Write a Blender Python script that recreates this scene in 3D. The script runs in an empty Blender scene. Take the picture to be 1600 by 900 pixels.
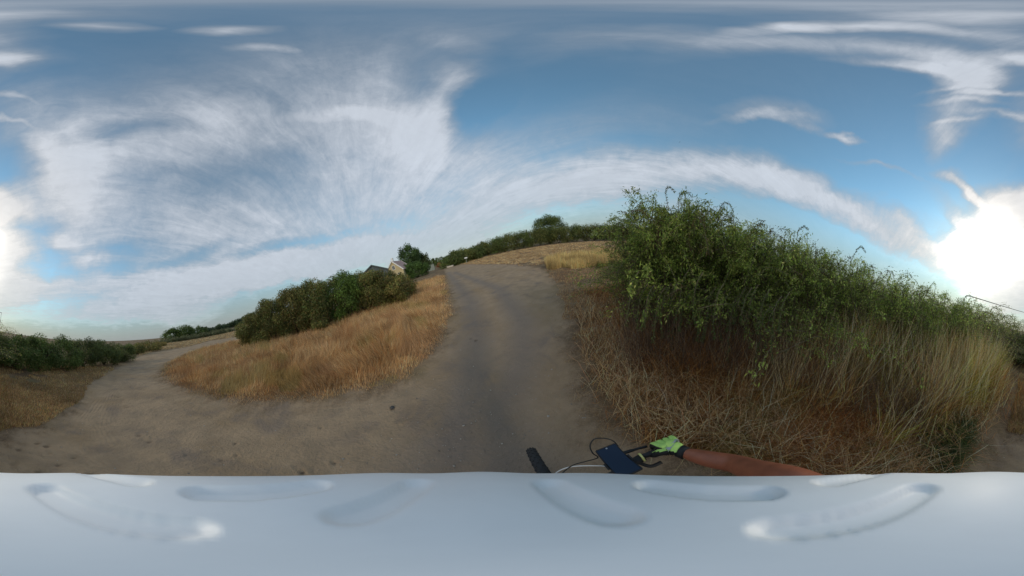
import bpy, bmesh, math, random
import numpy as np
from mathutils import Vector, Matrix
R = math.radians
random.seed(7)
rng = np.random.default_rng(7)
C = bpy.context.scene.collection
scene = bpy.context.scene

# ---------------------------------------------------------------- camera: a 360 degree panorama, pitched down
TILT, X0, CAMH = R(16.5), 960.0, 2.0
right = Vector((1, 0, 0)); fwd = Vector((0, math.cos(TILT), -math.sin(TILT))); up = Vector((0, math.sin(TILT), math.cos(TILT)))
a0 = (800 - X0) / 1600 * 2 * math.pi
cf = fwd * math.cos(a0) + right * math.sin(a0)
cr = right * math.cos(a0) - fwd * math.sin(a0)
cam_data = bpy.data.cameras.new('camera')
cam = bpy.data.objects.new('camera', cam_data); C.objects.link(cam)
M = Matrix((cr, up, -cf)).transposed().to_4x4(); M.translation = (0, 0, CAMH)
cam.matrix_world = M
cam_data.type = 'PANO'
cam_data.panorama_type = 'EQUIRECTANGULAR'
try:
    cam_data.cycles.panorama_type = 'EQUIRECTANGULAR'
except Exception:
    pass
cam_data.clip_start = 0.02; cam_data.clip_end = 5000
scene.camera = cam

def ray(x, y):
    """direction in the place seen at a spot of the photograph"""
    a = (x - X0) / 1600 * 2 * math.pi; e = (450 - y) / 900 * math.pi
    r = math.cos(e) * math.sin(a); f = math.cos(e) * math.cos(a); u = math.sin(e)
    return Vector((r, f * math.cos(TILT) + u * math.sin(TILT), -f * math.sin(TILT) + u * math.cos(TILT)))
def at(x, y, z=0.0):
    v = ray(x, y); t = (z - CAMH) / v.z
    return Vector((v.x * t, v.y * t, z))
def azd(x, y):
    v = ray(x, y)
    return math.degrees(math.atan2(v.x, v.y))
def spot(x, y, dist):
    """point at a horizontal distance along the sight line"""
    v = ray(x, y); k = dist / math.hypot(v.x, v.y)
    return Vector((v.x * k, v.y * k, CAMH + v.z * k))

# ---------------------------------------------------------------- light
SUN_EL, SUN_AZ = 21.0, 125.0          # azimuth clockwise from +Y
world = bpy.data.worlds.new('World'); scene.world = world; world.use_nodes = True
W = world.node_tree; W.nodes.clear()
def wn(t, **k):
    n = W.nodes.new(t)
    for a, b in k.items(): setattr(n, a, b)
    return n
def wl(a, b): W.links.new(a, b)
def wmath(op, a, b=None, clamp=False):
    n = wn('ShaderNodeMath', operation=op, use_clamp=clamp)
    for i, v in enumerate((a, b)):
        if v is None: continue
        if isinstance(v, (int, float)): n.inputs[i].default_value = v
        else: wl(v, n.inputs[i])
    return n.outputs[0]
def wvec(op, a, b=None, s=None):
    n = wn('ShaderNodeVectorMath', operation=op)
    for i, v in enumerate((a, b)):
        if v is None: continue
        if isinstance(v, (tuple, list, Vector)): n.inputs[i].default_value = v
        else: wl(v, n.inputs[i])
    if s is not None:
        if isinstance(s, (int, float)): n.inputs['Scale'].default_value = s
        else: wl(s, n.inputs['Scale'])
    return n.outputs['Value'] if op in ('DOT_PRODUCT', 'LENGTH') else n.outputs[0]
sky = wn('ShaderNodeTexSky', sky_type='NISHITA')
sky.sun_disc = False; sky.sun_elevation = R(SUN_EL); sky.sun_rotation = R(SUN_AZ)
sky.altitude = 0; sky.air_density = 1.0; sky.dust_density = 0.25; sky.ozone_density = 1.6
tc = wn('ShaderNodeTexCoord'); D = tc.outputs['Generated']
def wnoise(vec, scale, detail=4, rough=.5, dist=0.0):
    n = wn('ShaderNodeTexNoise'); wl(vec, n.inputs['Vector'])
    n.inputs['Scale'].default_value = scale; n.inputs['Detail'].default_value = detail
    n.inputs['Roughness'].default_value = rough; n.inputs['Distortion'].default_value = dist
    return n
sep = wn('ShaderNodeSeparateXYZ'); wl(D, sep.inputs[0])
# cirrus lies on a high level sheet: coordinates on that sheet
den = wmath('ADD', wmath('MAXIMUM', sep.outputs[2], 0.0), 0.16)
inv = wmath('DIVIDE', 1.0, den)
sheet = wvec('SCALE', D, s=inv)
mp = wn('ShaderNodeMapping'); wl(sheet, mp.inputs[0]); mp.inputs['Rotation'].default_value = (0, 0, R(38)); mp.inputs['Scale'].default_value = (.55, 1.7, .3)
warp1 = wnoise(D, 2.3, 4, .55); warp2 = wnoise(sheet, 3.5, 5, .6)
w1 = wvec('SCALE', wvec('SUBTRACT', warp1.outputs['Color'], (.5, .5, .5)), s=.20)
w2 = wvec('SCALE', wvec('SUBTRACT', warp2.outputs['Color'], (.5, .5, .5)), s=.09)
DW = wvec('ADD', wvec('ADD', D, w1), w2)
# cloud masses: (x, y, half length, half width, tilt, amount) where they stand in the sky
CLOUDS = [
 (330,185,360,85,0,.60),(580,120,150,50,20,.40),(620,190,140,45,14,.55),(700,150,80,22,-62,.35),(560,178,90,10,6,.35),
 (300,370,420,140,0,.74),(600,320,210,110,-6,.60),(800,255,160,60,-10,.45),(660,230,60,60,30,.4),(120,200,90,60,20,.3),
 (400,275,140,40,6,-.36),(190,198,110,15,-8,-.4),(460,242,50,16,10,-.25),(190,262,60,22,0,-.22),
 (900,285,210,36,-8,.45),(1070,262,200,32,2,.62),(1210,278,130,30,16,.62),(1340,335,150,28,30,.60),(1440,378,120,34,25,.60),
 (1572,385,75,75,0,1.4),(1550,430,85,45,22,.8),(1585,315,60,30,0,.8),(1550,350,60,30,-30,.5),(1400,430,90,24,28,.5),
 (40,330,50,110,10,-.45),(85,270,50,70,20,.65),(70,225,26,20,0,.4),(18,340,50,16,-10,.5),(22,392,52,20,-8,.5),(120,330,70,90,0,.45),(20,180,50,60,0,.3),
 (100,375,22,14,0,.6),(140,400,26,26,0,.4),(20,445,70,22,0,.6),
 (150,452,240,34,-4,.55),(80,500,200,20,2,.55),(350,450,190,22,-12,.60),(490,398,200,24,-10,.60),(270,500,110,16,-4,.4),(560,405,160,22,-14,.45),
 (450,380,110,10,-12,-.55),(430,475,90,20,-18,-.4),(180,385,110,14,0,-.35),(160,420,140,12,-4,-.35),(300,400,70,10,-20,-.35),(240,520,160,12,-6,-.3),
 (1500,165,40,78,14,.58),(1475,215,20,34,25,.4),(1490,140,50,4,-4,.3),(1510,160,60,4,2,.3),(1500,185,50,4,-8,.3),(1430,105,90,7,12,.6),(1500,110,60,26,40,.6),(1400,75,230,20,12,.5),(1060,56,280,14,-2,.36),
 (1380,38,200,8,2,.7),(1270,38,60,6,6,.5),(1585,92,60,11,0,.6),(1570,55,100,22,24,.55),(1570,150,70,4,4,.5),(1580,180,60,4,10,.45),
 (1205,176,75,13,4,.42),(1240,192,60,5,8,.35),(1322,209,30,5,15,.8),(1180,183,70,6,-4,.4),(1510,300,28,7,40,.9),(1480,277,26,10,10,.6),(1420,345,70,12,35,.35),
 (1380,258,60,4,18,.4),(1500,345,60,12,50,.4),(1060,345,180,28,0,.3),(1150,355,200,30,20,.3),
 (90,20,200,18,-3,.42),(190,43,70,6,0,.55),(370,48,56,7,-2,.55),(420,73,50,4,2,.35),(35,95,50,16,-10,.35),(700,60,260,60,0,.26),(800,4,900,10,0,.35),
 (960,190,150,40,-4,.22),(1000,225,100,14,2,-.12),(860,335,220,60,-6,.36),(700,390,160,40,-10,.4),(1540,20,200,16,0,.35),(750,120,60,16,-14,.4),
 (745,180,26,70,12,-.55),(760,60,60,20,0,.15),(850,110,120,36,0,-.15),
]
total = None; bright = None
for i, (x, y, a, b, t, amt) in enumerate(CLOUDS):
    c = ray(x, y); ca, sa = math.cos(R(t)), math.sin(R(t))
    U = (ray(x + 8 * ca, y + 8 * sa) - ray(x - 8 * ca, y - 8 * sa)) * (a / 16)
    V = (ray(x - 8 * sa, y + 8 * ca) - ray(x + 8 * sa, y - 8 * ca)) * (b / 16)
    ru, rv = U.length, V.length
    u = U.normalized(); n = c.normalized(); u = (u - n * u.dot(n)).normalized(); v = n.cross(u)
    eul = Matrix((u, v, n)).transposed().to_euler()
    m = wn('ShaderNodeMapping', vector_type='TEXTURE'); wl(DW, m.inputs[0])
    k = 1.45
    m.inputs['Location'].default_value = c; m.inputs['Rotation'].default_value = eul
    m.inputs['Scale'].default_value = (min(ru * k, 1.2), min(rv * k, 1.0), max(.25, min(1.0, (ru * k) ** 2 + .15)))
    g = wn('ShaderNodeTexGradient', gradient_type='SPHERICAL'); wl(m.outputs[0], g.inputs[0])
    ma = wn('ShaderNodeMath', operation='MULTIPLY_ADD'); wl(g.outputs['Fac'], ma.inputs[0]); ma.inputs[1].default_value = amt * 1.5
    if total is None: ma.inputs[2].default_value = 0.0
    else: wl(total, ma.inputs[2])
    total = ma.outputs[0]
fine = wnoise(mp.outputs[0], 3.2, 10, .68, .9)
fine2 = wnoise(sheet, 5.0, 7, .65, .3)
mp3 = wn('ShaderNodeMapping'); wl(wvec('ADD', sheet, w1), mp3.inputs[0]); mp3.inputs['Rotation'].default_value = (0, 0, R(62)); mp3.inputs['Scale'].default_value = (.35, 3.4, .3)
fine3 = wnoise(mp3.outputs[0], 4.5, 9, .7, .4)
fine4 = wnoise(wvec('ADD', D, w2), 14.0, 8, .7, .8)
t1 = wmath('ADD', wmath('MULTIPLY', fine.outputs['Fac'], .50), wmath('MULTIPLY', fine2.outputs['Fac'], .22))
t2 = wmath('ADD', wmath('MULTIPLY', fine3.outputs['Fac'], .28), wmath('MULTIPLY', wmath('SUBTRACT', fine4.outputs['Fac'], .5), .30))
tex = wmath('ADD', t1, t2)
texc = wmath('SUBTRACT', tex, .5)
amp = wmath('ADD', wmath('MULTIPLY', wmath('MINIMUM', wmath('MAXIMUM', total, 0.0), .8), 1.65), .13)
dens = wmath('ADD', total, wmath('MULTIPLY', texc, amp))
mr = wn('ShaderNodeMapRange', interpolation_type='SMOOTHSTEP'); wl(dens, mr.inputs['Value'])
mr.inputs['From Min'].default_value = -.22; mr.inputs['From Max'].default_value = 1.35
mr.inputs['To Min'].default_value = .06; mr.inputs['To Max'].default_value = .93
hz = wn('ShaderNodeMapRange', interpolation_type='SMOOTHSTEP'); wl(sep.outputs[2], hz.inputs['Value'])
hz.inputs['From Min'].default_value = .46; hz.inputs['From Max'].default_value = -.02; hz.inputs['To Min'].default_value = 0; hz.inputs['To Max'].default_value = .93
density = wmath('MAXIMUM', mr.outputs[0], hz.outputs[0])
# thin cloud glows when the sun stands behind it
sund = Vector((math.sin(R(SUN_AZ)) * math.cos(R(SUN_EL)), math.cos(R(SUN_AZ)) * math.cos(R(SUN_EL)), math.sin(R(SUN_EL))))
DN = wvec('NORMALIZE', DW); cs = wmath('MINIMUM', wmath('MAXIMUM', wvec('DOT_PRODUCT', DN, sund), 0.0), 1.0)
mass = wn('ShaderNodeMapRange', interpolation_type='SMOOTHSTEP'); wl(dens, mass.inputs['Value']); mass.inputs['From Min'].default_value = .35; mass.inputs['From Max'].default_value = 1.15; mass.inputs['To Min'].default_value = .12; mass.inputs['To Max'].default_value = 1.0
g1 = wmath('MULTIPLY', wmath('POWER', cs, 6.0), 0.13)
g2 = wmath('MULTIPLY', wmath('MULTIPLY', wmath('POWER', cs, 52.0), 1.25), mass.outputs[0])
lum = wmath('ADD', wmath('ADD', g1, g2), .47)
thick = wn('ShaderNodeMapRange'); wl(dens, thick.inputs['Value']); thick.inputs['From Min'].default_value = .45; thick.inputs['From Max'].default_value = 1.35
thick.inputs['To Min'].default_value = .86; thick.inputs['To Max'].default_value = 1.4
lum2 = wmath('MULTIPLY', wmath('MULTIPLY', lum, thick.outputs[0]), wmath('SUBTRACT', 1.0, wmath('MULTIPLY', hz.outputs[0], .27)))
colr = wn('ShaderNodeMix', data_type='RGBA'); wl(wmath('MULTIPLY', wmath('POWER', cs, 6.0), 1.0, True), colr.inputs['Factor'])
colr.inputs['A'].default_value = (.92, .99, 1.10, 1); colr.inputs['B'].default_value = (1.08, 1.0, .90, 1)
lum2 = wmath('MULTIPLY', lum2, wmath('ADD', .76, wmath('MULTIPLY', tex, .48)))
cloud = wvec('SCALE', colr.outputs['Result'], s=wmath('MULTIPLY', lum2, 1 / .15))
tint = wn('ShaderNodeMix', data_type='RGBA', blend_type='MULTIPLY'); tint.inputs['Factor'].default_value = 1
wl(sky.outputs[0], tint.inputs['A']); tint.inputs['B'].default_value = (.92, 1.29, 1.21, 1)
mixc = wn('ShaderNodeMix', data_type='RGBA'); wl(density, mixc.inputs['Factor']); wl(tint.outputs['Result'], mixc.inputs['A']); wl(cloud, mixc.inputs['B'])
bg = wn('ShaderNodeBackground'); wl(mixc.outputs['Result'], bg.inputs['Color']); bg.inputs['Strength'].default_value = 0.15
wo = wn('ShaderNodeOutputWorld'); wl(bg.outputs[0], wo.inputs[0])
world.cycles.sampling_method = 'MANUAL'; world.cycles.sample_map_resolution = 512

sl = bpy.data.lights.new('sun', 'SUN'); sl.energy = 0.9; sl.angle = R(12); sl.color = (1.0, .88, .72)
so = bpy.data.objects.new('sun', sl); C.objects.link(so)
so.rotation_euler = (-sund).to_track_quat('-Z', 'Y').to_euler()
vs = scene.view_settings
vs.view_transform = 'Standard'; vs.look = 'None'; vs.exposure = 0.0; vs.gamma = 1.0; vs.use_curve_mapping = False

# ---------------------------------------------------------------- materials
def mat(name, color=(.5, .5, .5), rough=.7, metal=0.0, bump=None, attr=None, trans=0.0, noise=None, spec=.5, coat=0.0):
    m = bpy.data.materials.new(name); m.use_nodes = True; nt = m.node_tree; p = nt.nodes['Principled BSDF']
    p.inputs['Base Color'].default_value = (*color, 1); p.inputs['Roughness'].default_value = rough; p.inputs['Metallic'].default_value = metal
    p.inputs['Specular IOR Level'].default_value = spec; p.inputs['Coat Weight'].default_value = coat
    src = None
    if attr:
        a = nt.nodes.new('ShaderNodeAttribute'); a.attribute_name = attr; src = a.outputs['Color']; nt.links.new(src, p.inputs['Base Color'])
    if noise:
        sc, amt = noise
        t = nt.nodes.new('ShaderNodeTexCoord'); n = nt.nodes.new('ShaderNodeTexNoise'); n.inputs['Scale'].default_value = sc; n.inputs['Detail'].default_value = 5
        nt.links.new(t.outputs['Object'], n.inputs['Vector'])
        r = nt.nodes.new('ShaderNodeMapRange'); nt.links.new(n.outputs['Fac'], r.inputs['Value']); r.inputs['From Min'].default_value = .25; r.inputs['From Max'].default_value = .75
        r.inputs['To Min'].default_value = 1 - amt; r.inputs['To Max'].default_value = 1 + amt
        v = nt.nodes.new('ShaderNodeVectorMath'); v.operation = 'SCALE'; nt.links.new(r.outputs[0], v.inputs['Scale'])
        if src: nt.links.new(src, v.inputs[0])
        else: v.inputs[0].default_value = color
        nt.links.new(v.outputs[0], p.inputs['Base Color']); src = v.outputs[0]
    if bump:
        sc, st, dist = bump
        t = nt.nodes.new('ShaderNodeTexCoord'); n = nt.nodes.new('ShaderNodeTexNoise'); n.inputs['Scale'].default_value = sc; n.inputs['Detail'].default_value = 4
        nt.links.new(t.outputs['Object'], n.inputs['Vector'])
        b = nt.nodes.new('ShaderNodeBump'); b.inputs['Strength'].default_value = st; b.inputs['Distance'].default_value = dist
        nt.links.new(n.outputs['Fac'], b.inputs['Height']); nt.links.new(b.outputs[0], p.inputs['Normal'])
    if trans:
        tr = nt.nodes.new('ShaderNodeBsdfTranslucent'); mx = nt.nodes.new('ShaderNodeMixShader'); mx.inputs[0].default_value = trans
        if src: nt.links.new(src, tr.inputs['Color'])
        else: tr.inputs['Color'].default_value = (*color, 1)
        o = nt.nodes['Material Output']
        nt.links.new(p.outputs[0], mx.inputs[1]); nt.links.new(tr.outputs[0], mx.inputs[2]); nt.links.new(mx.outputs[0], o.inputs[0])
    return m
LEAF = mat('leaf', attr='Col', rough=.6, trans=.38, spec=.3)
STRAW = mat('straw', attr='Col', rough=.75, trans=.22, spec=.2)
BARK = mat('bark', (.09, .065, .045), .9, bump=(30, .6, .01), noise=(9, .35))
TWIG = mat('twig', (.17, .13, .085), .85, noise=(7, .3))

# ---------------------------------------------------------------- helpers
def tag(o, label=None, cat=None, group=None, kind=None):
    if label: o['label'] = label
    if cat: o['category'] = cat
    if group: o['group'] = group
    if kind: o['kind'] = kind
    return o
def empty(name, loc=(0, 0, 0), label=None, cat=None, group=None, rz=0):
    o = bpy.data.objects.new(name, None); C.objects.link(o); o.location = loc; o.rotation_euler.z = rz
    o.empty_display_size = .2
    return tag(o, label, cat, group)
def link(name, me, m, parent=None, smooth=False):
    if m is not None: me.materials.append(m)
    if smooth:
        me.polygons.foreach_set('use_smooth', [True] * len(me.polygons))
    o = bpy.data.objects.new(name, me); C.objects.link(o)
    if parent is not None: o.parent = parent
    return o
def npmesh(name, V, F, col=None, attrs=None):
    """V (n,3), F (m,k) all faces of one size"""
    V = np.asarray(V, np.float32); F = np.asarray(F, np.int32)
    me = bpy.data.meshes.new(name); me.vertices.add(len(V)); me.vertices.foreach_set('co', V.ravel())
    m, k = F.shape
    me.loops.add(m * k); me.loops.foreach_set('vertex_index', F.ravel())
    me.polygons.add(m); me.polygons.foreach_set('loop_start', np.arange(0, m * k, k, dtype=np.int32))
    me.polygons.foreach_set('loop_total', np.full(m, k, np.int32))
    me.update(calc_edges=True)
    if col is not None:
        a = me.color_attributes.new('Col', 'FLOAT_COLOR', 'POINT')
        c4 = np.ones((len(V), 4), np.float32); c4[:, :3] = col; a.data.foreach_set('color', c4.ravel())
    for nme, arr in (attrs or {}).items():
        a = me.attributes.new(nme, 'FLOAT', 'POINT'); a.data.foreach_set('value', np.asarray(arr, np.float32).ravel())
    me.validate()
    return me
def bm_obj(name, bm, m, parent=None, smooth=False):
    me = bpy.data.meshes.new(name); bm.normal_update(); bm.to_mesh(me); bm.free()
    return link(name, me, m, parent, smooth)
def box(bm, c, s, rot=None):
    r = bmesh.ops.create_cube(bm, size=1)['verts']
    mt = Matrix.Translation(Vector(c)) @ (rot.to_4x4() if rot else Matrix.Identity(4)) @ Matrix.Diagonal((*s, 1))
    bmesh.ops.transform(bm, matrix=mt, verts=r); return r
def tube(bm, pts, rad, seg=8, cap=True):
    pts = [Vector(p) for p in pts]; n = len(pts)
    rads = rad if isinstance(rad, (list, tuple)) else [rad] * n
    prev = None; rings = []
    for i, p in enumerate(pts):
        d = (pts[min(i + 1, n - 1)] - pts[max(i - 1, 0)]).normalized()
        if prev is None:
            a = d.orthogonal().normalized()
        else:
            a = (prev - d * prev.dot(d)).normalized()
        prev = a; b = d.cross(a)
        rings.append([bm.verts.new(p + (a * math.cos(t) + b * math.sin(t)) * rads[i]) for t in [2 * math.pi * k / seg for k in range(seg)]])
    for i in range(n - 1):
        for k in range(seg):
            bm.faces.new((rings[i][k], rings[i][(k + 1) % seg], rings[i + 1][(k + 1) % seg], rings[i + 1][k]))
    if cap:
        bm.faces.new(rings[0][::-1]); bm.faces.new(rings[-1])
def spline(pts, n=8):
    pts = [Vector(p) for p in pts]; out = []
    P = [pts[0] * 2 - pts[1]] + pts + [pts[-1] * 2 - pts[-2]]
    for i in range(1, len(P) - 2):
        p0, p1, p2, p3 = P[i - 1:i + 3]
        for k in range(n):
            t = k / n
            out.append(.5 * ((2 * p1) + (p2 - p0) * t + (2 * p0 - 5 * p1 + 4 * p2 - p3) * t * t + (-p0 + 3 * p1 - 3 * p2 + p3) * t ** 3))
    out.append(pts[-1]); return out
_tab = np.random.default_rng(3).random((256, 256))
def vnoise(x, y):
    xi = np.floor(x).astype(int); yi = np.floor(y).astype(int); fx = x - xi; fy = y - yi
    fx = fx * fx * (3 - 2 * fx); fy = fy * fy * (3 - 2 * fy)
    g = lambda a, b: _tab[a & 255, b & 255]
    return (g(xi, yi) * (1 - fx) + g(xi + 1, yi) * fx) * (1 - fy) + (g(xi, yi + 1) * (1 - fx) + g(xi + 1, yi + 1) * fx) * fy
def fbm(x, y, o=4):
    s = 0; a = .5
    for i in range(o): s = s + a * (vnoise(x * 2 ** i + 17.3 * i, y * 2 ** i + 9.1 * i) - .5); a *= .5
    return s
def seg_dist(px, py, poly, closed=True):
    d = np.full(px.shape, 1e9); n = len(poly)
    for i in range(n if closed else n - 1):
        ax, ay = poly[i]; bx, by = poly[(i + 1) % n]
        dx, dy = bx - ax, by - ay; L = dx * dx + dy * dy + 1e-12
        t = np.clip(((px - ax) * dx + (py - ay) * dy) / L, 0, 1)
        d = np.minimum(d, np.hypot(px - ax - t * dx, py - ay - t * dy))
    return d
def inside(px, py, poly):
    c = np.zeros(px.shape, bool); n = len(poly)
    for i in range(n):
        x1, y1 = poly[i]; x2, y2 = poly[(i + 1) % n]
        hit = ((y1 > py) != (y2 > py)) & (px < (x2 - x1) * (py - y1) / (y2 - y1 + 1e-12) + x1)
        c ^= hit
    return c

# ---------------------------------------------------------------- the ground and the dirt road
road_px = [(692,414),(698,430),(705,455),(712,490),(690,540),(640,590),(560,612),(480,628),(390,632),(320,622),(260,600),(243,585),(255,568),(300,548),(345,538),(376,530),
           (376,525),(330,532),(290,542),(240,549),(215,557),(180,574),(140,600),(112,640),(60,668),(0,676),(1560,700),(1520,745),(1300,800),(1100,775),(1045,742),(1000,705),
           (940,668),(908,620),(893,560),(882,500),(868,445),(850,420),(800,413),(750,413),(705,413)]
ROAD = [tuple(at(*p).xy) for p in road_px]
ISLE = ROAD[0:16]                       # the kerbless edge round the grass island
track_pts = [tuple(at(*p).xy) for p in [(330,533),(262,556),(200,583),(165,615),(140,650),(150,700),(230,735),(420,745)]]
rut_pts = [tuple(at(*p).xy) for p in [(700,425),(735,470),(745,520),(735,580),(715,650),(700,745),(640,800)]]
rut2_pts = [tuple(at(*p).xy) for p in [(710,425),(780,450),(815,500),(815,560),(770,640),(800,745)]]
PITS = [(185,618,.10),(192,622,.09),(176,615,.07),(199,633,.08),(203,640,.06),(190,628,.07),(196,643,.05),(217,678,.06),(224,684,.05),(232,688,.06),(237,680,.045),(243,666,.05),(232,675,.04),
        (72,695,.06),(75,706,.05),(115,712,.05),(30,700,.06),(58,690,.05),(90,724,.05),(140,738,.04),(60,735,.05),(20,722,.05),(366,690,.03),(368,708,.03),(290,707,.03),(345,716,.03),(735,527,.09),(742,529,.07),
        (612,634,.035),(190,583,.12),(200,578,.10),(180,590,.11),(45,650,.06),(100,655,.06),(500,665,.04),(520,720,.035),(470,735,.03)]
PITW = [(*at(x, y).xy, s) for x, y, s in PITS]
def bank(x, y):
    """ground rises under the shrubs at the right of the road"""
    az = np.degrees(np.arctan2(x, y)); r = np.hypot(x, y)
    w = np.clip((az + 4) / 22, 0, 1) * np.clip((146 - az) / 10, 0, 1)
    b = np.clip((r - 1.35) / 1.9, 0, 1); b = b * b * (3 - 2 * b)
    f = 1 - np.clip((r - 7) / 8, 0, 1)
    return w * b * .55 * f
def height(x, y, sd=None):
    r = np.hypot(x, y)
    h = fbm(x * .35, y * .35, 3) * .10 * np.clip(r / 6, .15, 1) + fbm(x * 2.3, y * 2.3, 3) * .025
    h = h + bank(x, y)
    far = np.clip((r - 60) / 400, 0, 1); h = h + fbm(x * .01, y * .01, 2) * 3 * far - far * .6
    if sd is not None:
        h = h - .05 * np.clip(sd / .5 + .5, 0, 1)
    return h
def signed(x, y):
    d = seg_dist(x, y, ROAD); return np.where(inside(x, y, ROAD), d, -d)
NA, NR = 760, 400
th = np.linspace(0, 2 * math.pi, NA, endpoint=False); rr = np.concatenate([[.12], .25 * (1600 / .25) ** (np.arange(NR) / (NR - 1))])
RR, TH = np.meshgrid(rr, th, indexing='ij'); GX = (RR * np.sin(TH)).ravel(); GY = (RR * np.cos(TH)).ravel()
SD = signed(GX, GY); GZ = height(GX, GY, SD)
for (px, py, s) in PITW:
    d2 = (GX - px) ** 2 + (GY - py) ** 2
    GZ -= .026 * np.exp(-d2 * (1 + 1.6 * fbm(GX * 9, GY * 9, 3)) / (s * s)) - .012 * np.exp(-(np.sqrt(d2) - s * 1.7) ** 2 / (.4 * s) ** 2)
lat = seg_dist(GX, GY, track_pts, False); rut = np.minimum(seg_dist(GX, GY, rut_pts, False), seg_dist(GX, GY, rut2_pts, False) * 1.15)
GZ -= .012 * np.exp(-(rut / .22) ** 2) * np.clip(SD, 0, 1)
nr = len(rr); idx = np.arange(nr * NA).reshape(nr, NA)
F = np.stack([idx[:-1], np.roll(idx[:-1], -1, 1), np.roll(idx[1:], -1, 1), idx[1:]], -1).reshape(-1, 4)
_wd = 1 + 1.6 * fbm(GX * 9, GY * 9, 3)
pit = np.zeros(len(GX))
for (px, py, s) in PITW: pit = np.maximum(pit, np.exp(-((GX - px) ** 2 + ((GY - py) * 1.3) ** 2) * _wd / (s * s)) * random.uniform(.45, 1))
fs = SD[F].mean(1)

def ground_material():
    m = bpy.data.materials.new('earth'); m.use_nodes = True; nt = m.node_tree; N = nt.nodes; L = nt.links; p = N['Principled BSDF']
    tcn = N.new('ShaderNodeTexCoord'); P = tcn.outputs['Object']
    def noise(s, d=5, r=.55, dist=0, vec=P):
        n = N.new('ShaderNodeTexNoise'); n.inputs['Scale'].default_value = s; n.inputs['Detail'].default_value = d; n.inputs['Roughness'].default_value = r; n.inputs['Distortion'].default_value = dist
        L.new(vec, n.inputs['Vector']); return n.outputs['Fac']
    def mth(op, a, b=None, c=None, cl=False):
        n = N.new('ShaderNodeMath'); n.operation = op; n.use_clamp = cl
        for i, v in enumerate((a, b, c)):
            if v is None: continue
            if isinstance(v, (int, float)): n.inputs[i].default_value = v
            else: L.new(v, n.inputs[i])
        return n.outputs[0]
    def ramp(f, lo, hi, a=0., b=1.):
        n = N.new('ShaderNodeMapRange'); n.interpolation_type = 'SMOOTHSTEP'; L.new(f, n.inputs['Value'])
        n.inputs['From Min'].default_value = lo; n.inputs['From Max'].default_value = hi; n.inputs['To Min'].default_value = a; n.inputs['To Max'].default_value = b; return n.outputs[0]
    def mix(f, a, b):
        n = N.new('ShaderNodeMix'); n.data_type = 'RGBA'
        if isinstance(f, (int, float)): n.inputs['Factor'].default_value = f
        else: L.new(f, n.inputs['Factor'])
        for k, v in (('A', a), ('B', b)):
            if isinstance(v, tuple): n.inputs[k].default_value = (*v, 1)
            else: L.new(v, n.inputs[k])
        return n.outputs['Result']
    def att(nm):
        a = N.new('ShaderNodeAttribute'); a.attribute_name = nm; return a.outputs['Fac']
    sd = att('sd')
    big = noise(.55, 4); mid = noise(2.2, 6, .6); fin = noise(26, 4, .7); grit = noise(120, 3, .8)
    # sand of the road
    sand = mix(ramp(mid, .35, .68), (.43, .303, .188), (.34, .247, .160))
    sand = mix(ramp(big, .42, .66), sand, (.345, .238, .138))
    sand = mix(ramp(noise(1.1, 5, .6, .5), .5, .72, 0, .55), sand, (.19, .155, .135))
    rutd = ramp(mth('ADD', att('rut'), mth('MULTIPLY', mth('SUBTRACT', mid, .5), .9)), -.1, .95, .62, 0)
    sand = mix(rutd, sand, (.20, .172, .152))
    sand = mix(ramp(grit, .58, .78, 0, .5), sand, (.36, .31, .26))
    sand = mix(ramp(grit, .42, .25, 0, .45), sand, (.12, .09, .065))
    sand = mix(mth('MULTIPLY', ramp(att('pit'), .15, .75), .65), sand, (.11, .075, .05))
    vor = N.new('ShaderNodeTexVoronoi'); vor.inputs['Scale'].default_value = 17; L.new(P, vor.inputs['Vector'])
    sand = mix(ramp(vor.outputs['Distance'], .10, .06, 0, .7), sand, (.42, .38, .33))
    # soil between dry grass
    st1 = N.new('ShaderNodeMapping'); st1.inputs['Scale'].default_value = (9, 70, 1); st1.inputs['Rotation'].default_value = (0, 0, .6); L.new(P, st1.inputs[0])
    st2 = N.new('ShaderNodeMapping'); st2.inputs['Scale'].default_value = (70, 9, 1); st2.inputs['Rotation'].default_value = (0, 0, .9); L.new(P, st2.inputs[0])
    s1 = noise(1, 3, .6, 1.2, st1.outputs[0]); s2 = noise(1, 3, .6, 1.2, st2.outputs[0])
    soil = mix(ramp(mth('MAXIMUM', s1, s2), .5, .68), (.13, .085, .05), (.34, .22, .12))
    soil = mix(ramp(big, .4, .65, 0, .6), soil, (.36, .26, .14))
    soil = mix(ramp(noise(.35, 5, .6), .52, .7, 0, .45), soil, (.17, .15, .07))
    edge = ramp(mth('ADD', sd, mth('MULTIPLY', mth('SUBTRACT', noise(1.7, 8, .72), .5), 2.4)), -.5, .45)
    col = mix(edge, soil, sand); L.new(col, p.inputs['Base Color'])
    p.inputs['Roughness'].default_value = .95; p.inputs['Specular IOR Level'].default_value = .15
    # relief: tyre tread lines beside the track, grains, ripples
    latv = att('lat')
    wv = mth('SINE', mth('MULTIPLY', mth('ADD', latv, mth('MULTIPLY', noise(.8, 2), .35)), 62.0))
    wv = mth('MULTIPLY', wv, ramp(latv, .75, .15)); wv = mth('MULTIPLY', wv, ramp(noise(2.5, 3), .38, .6))
    hh = mth('ADD', mth('MULTIPLY', wv, .009), mth('MULTIPLY', fin, .028))
    hh = mth('ADD', hh, mth('MULTIPLY', grit, .008)); hh = mth('ADD', hh, mth('MULTIPLY', noise(7, 5, .65), .08))
    hh = mth('ADD', hh, mth('MULTIPLY', mth('MULTIPLY', mth('MAXIMUM', s1, s2), mth('SUBTRACT', 1.0, edge)), .03))
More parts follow.
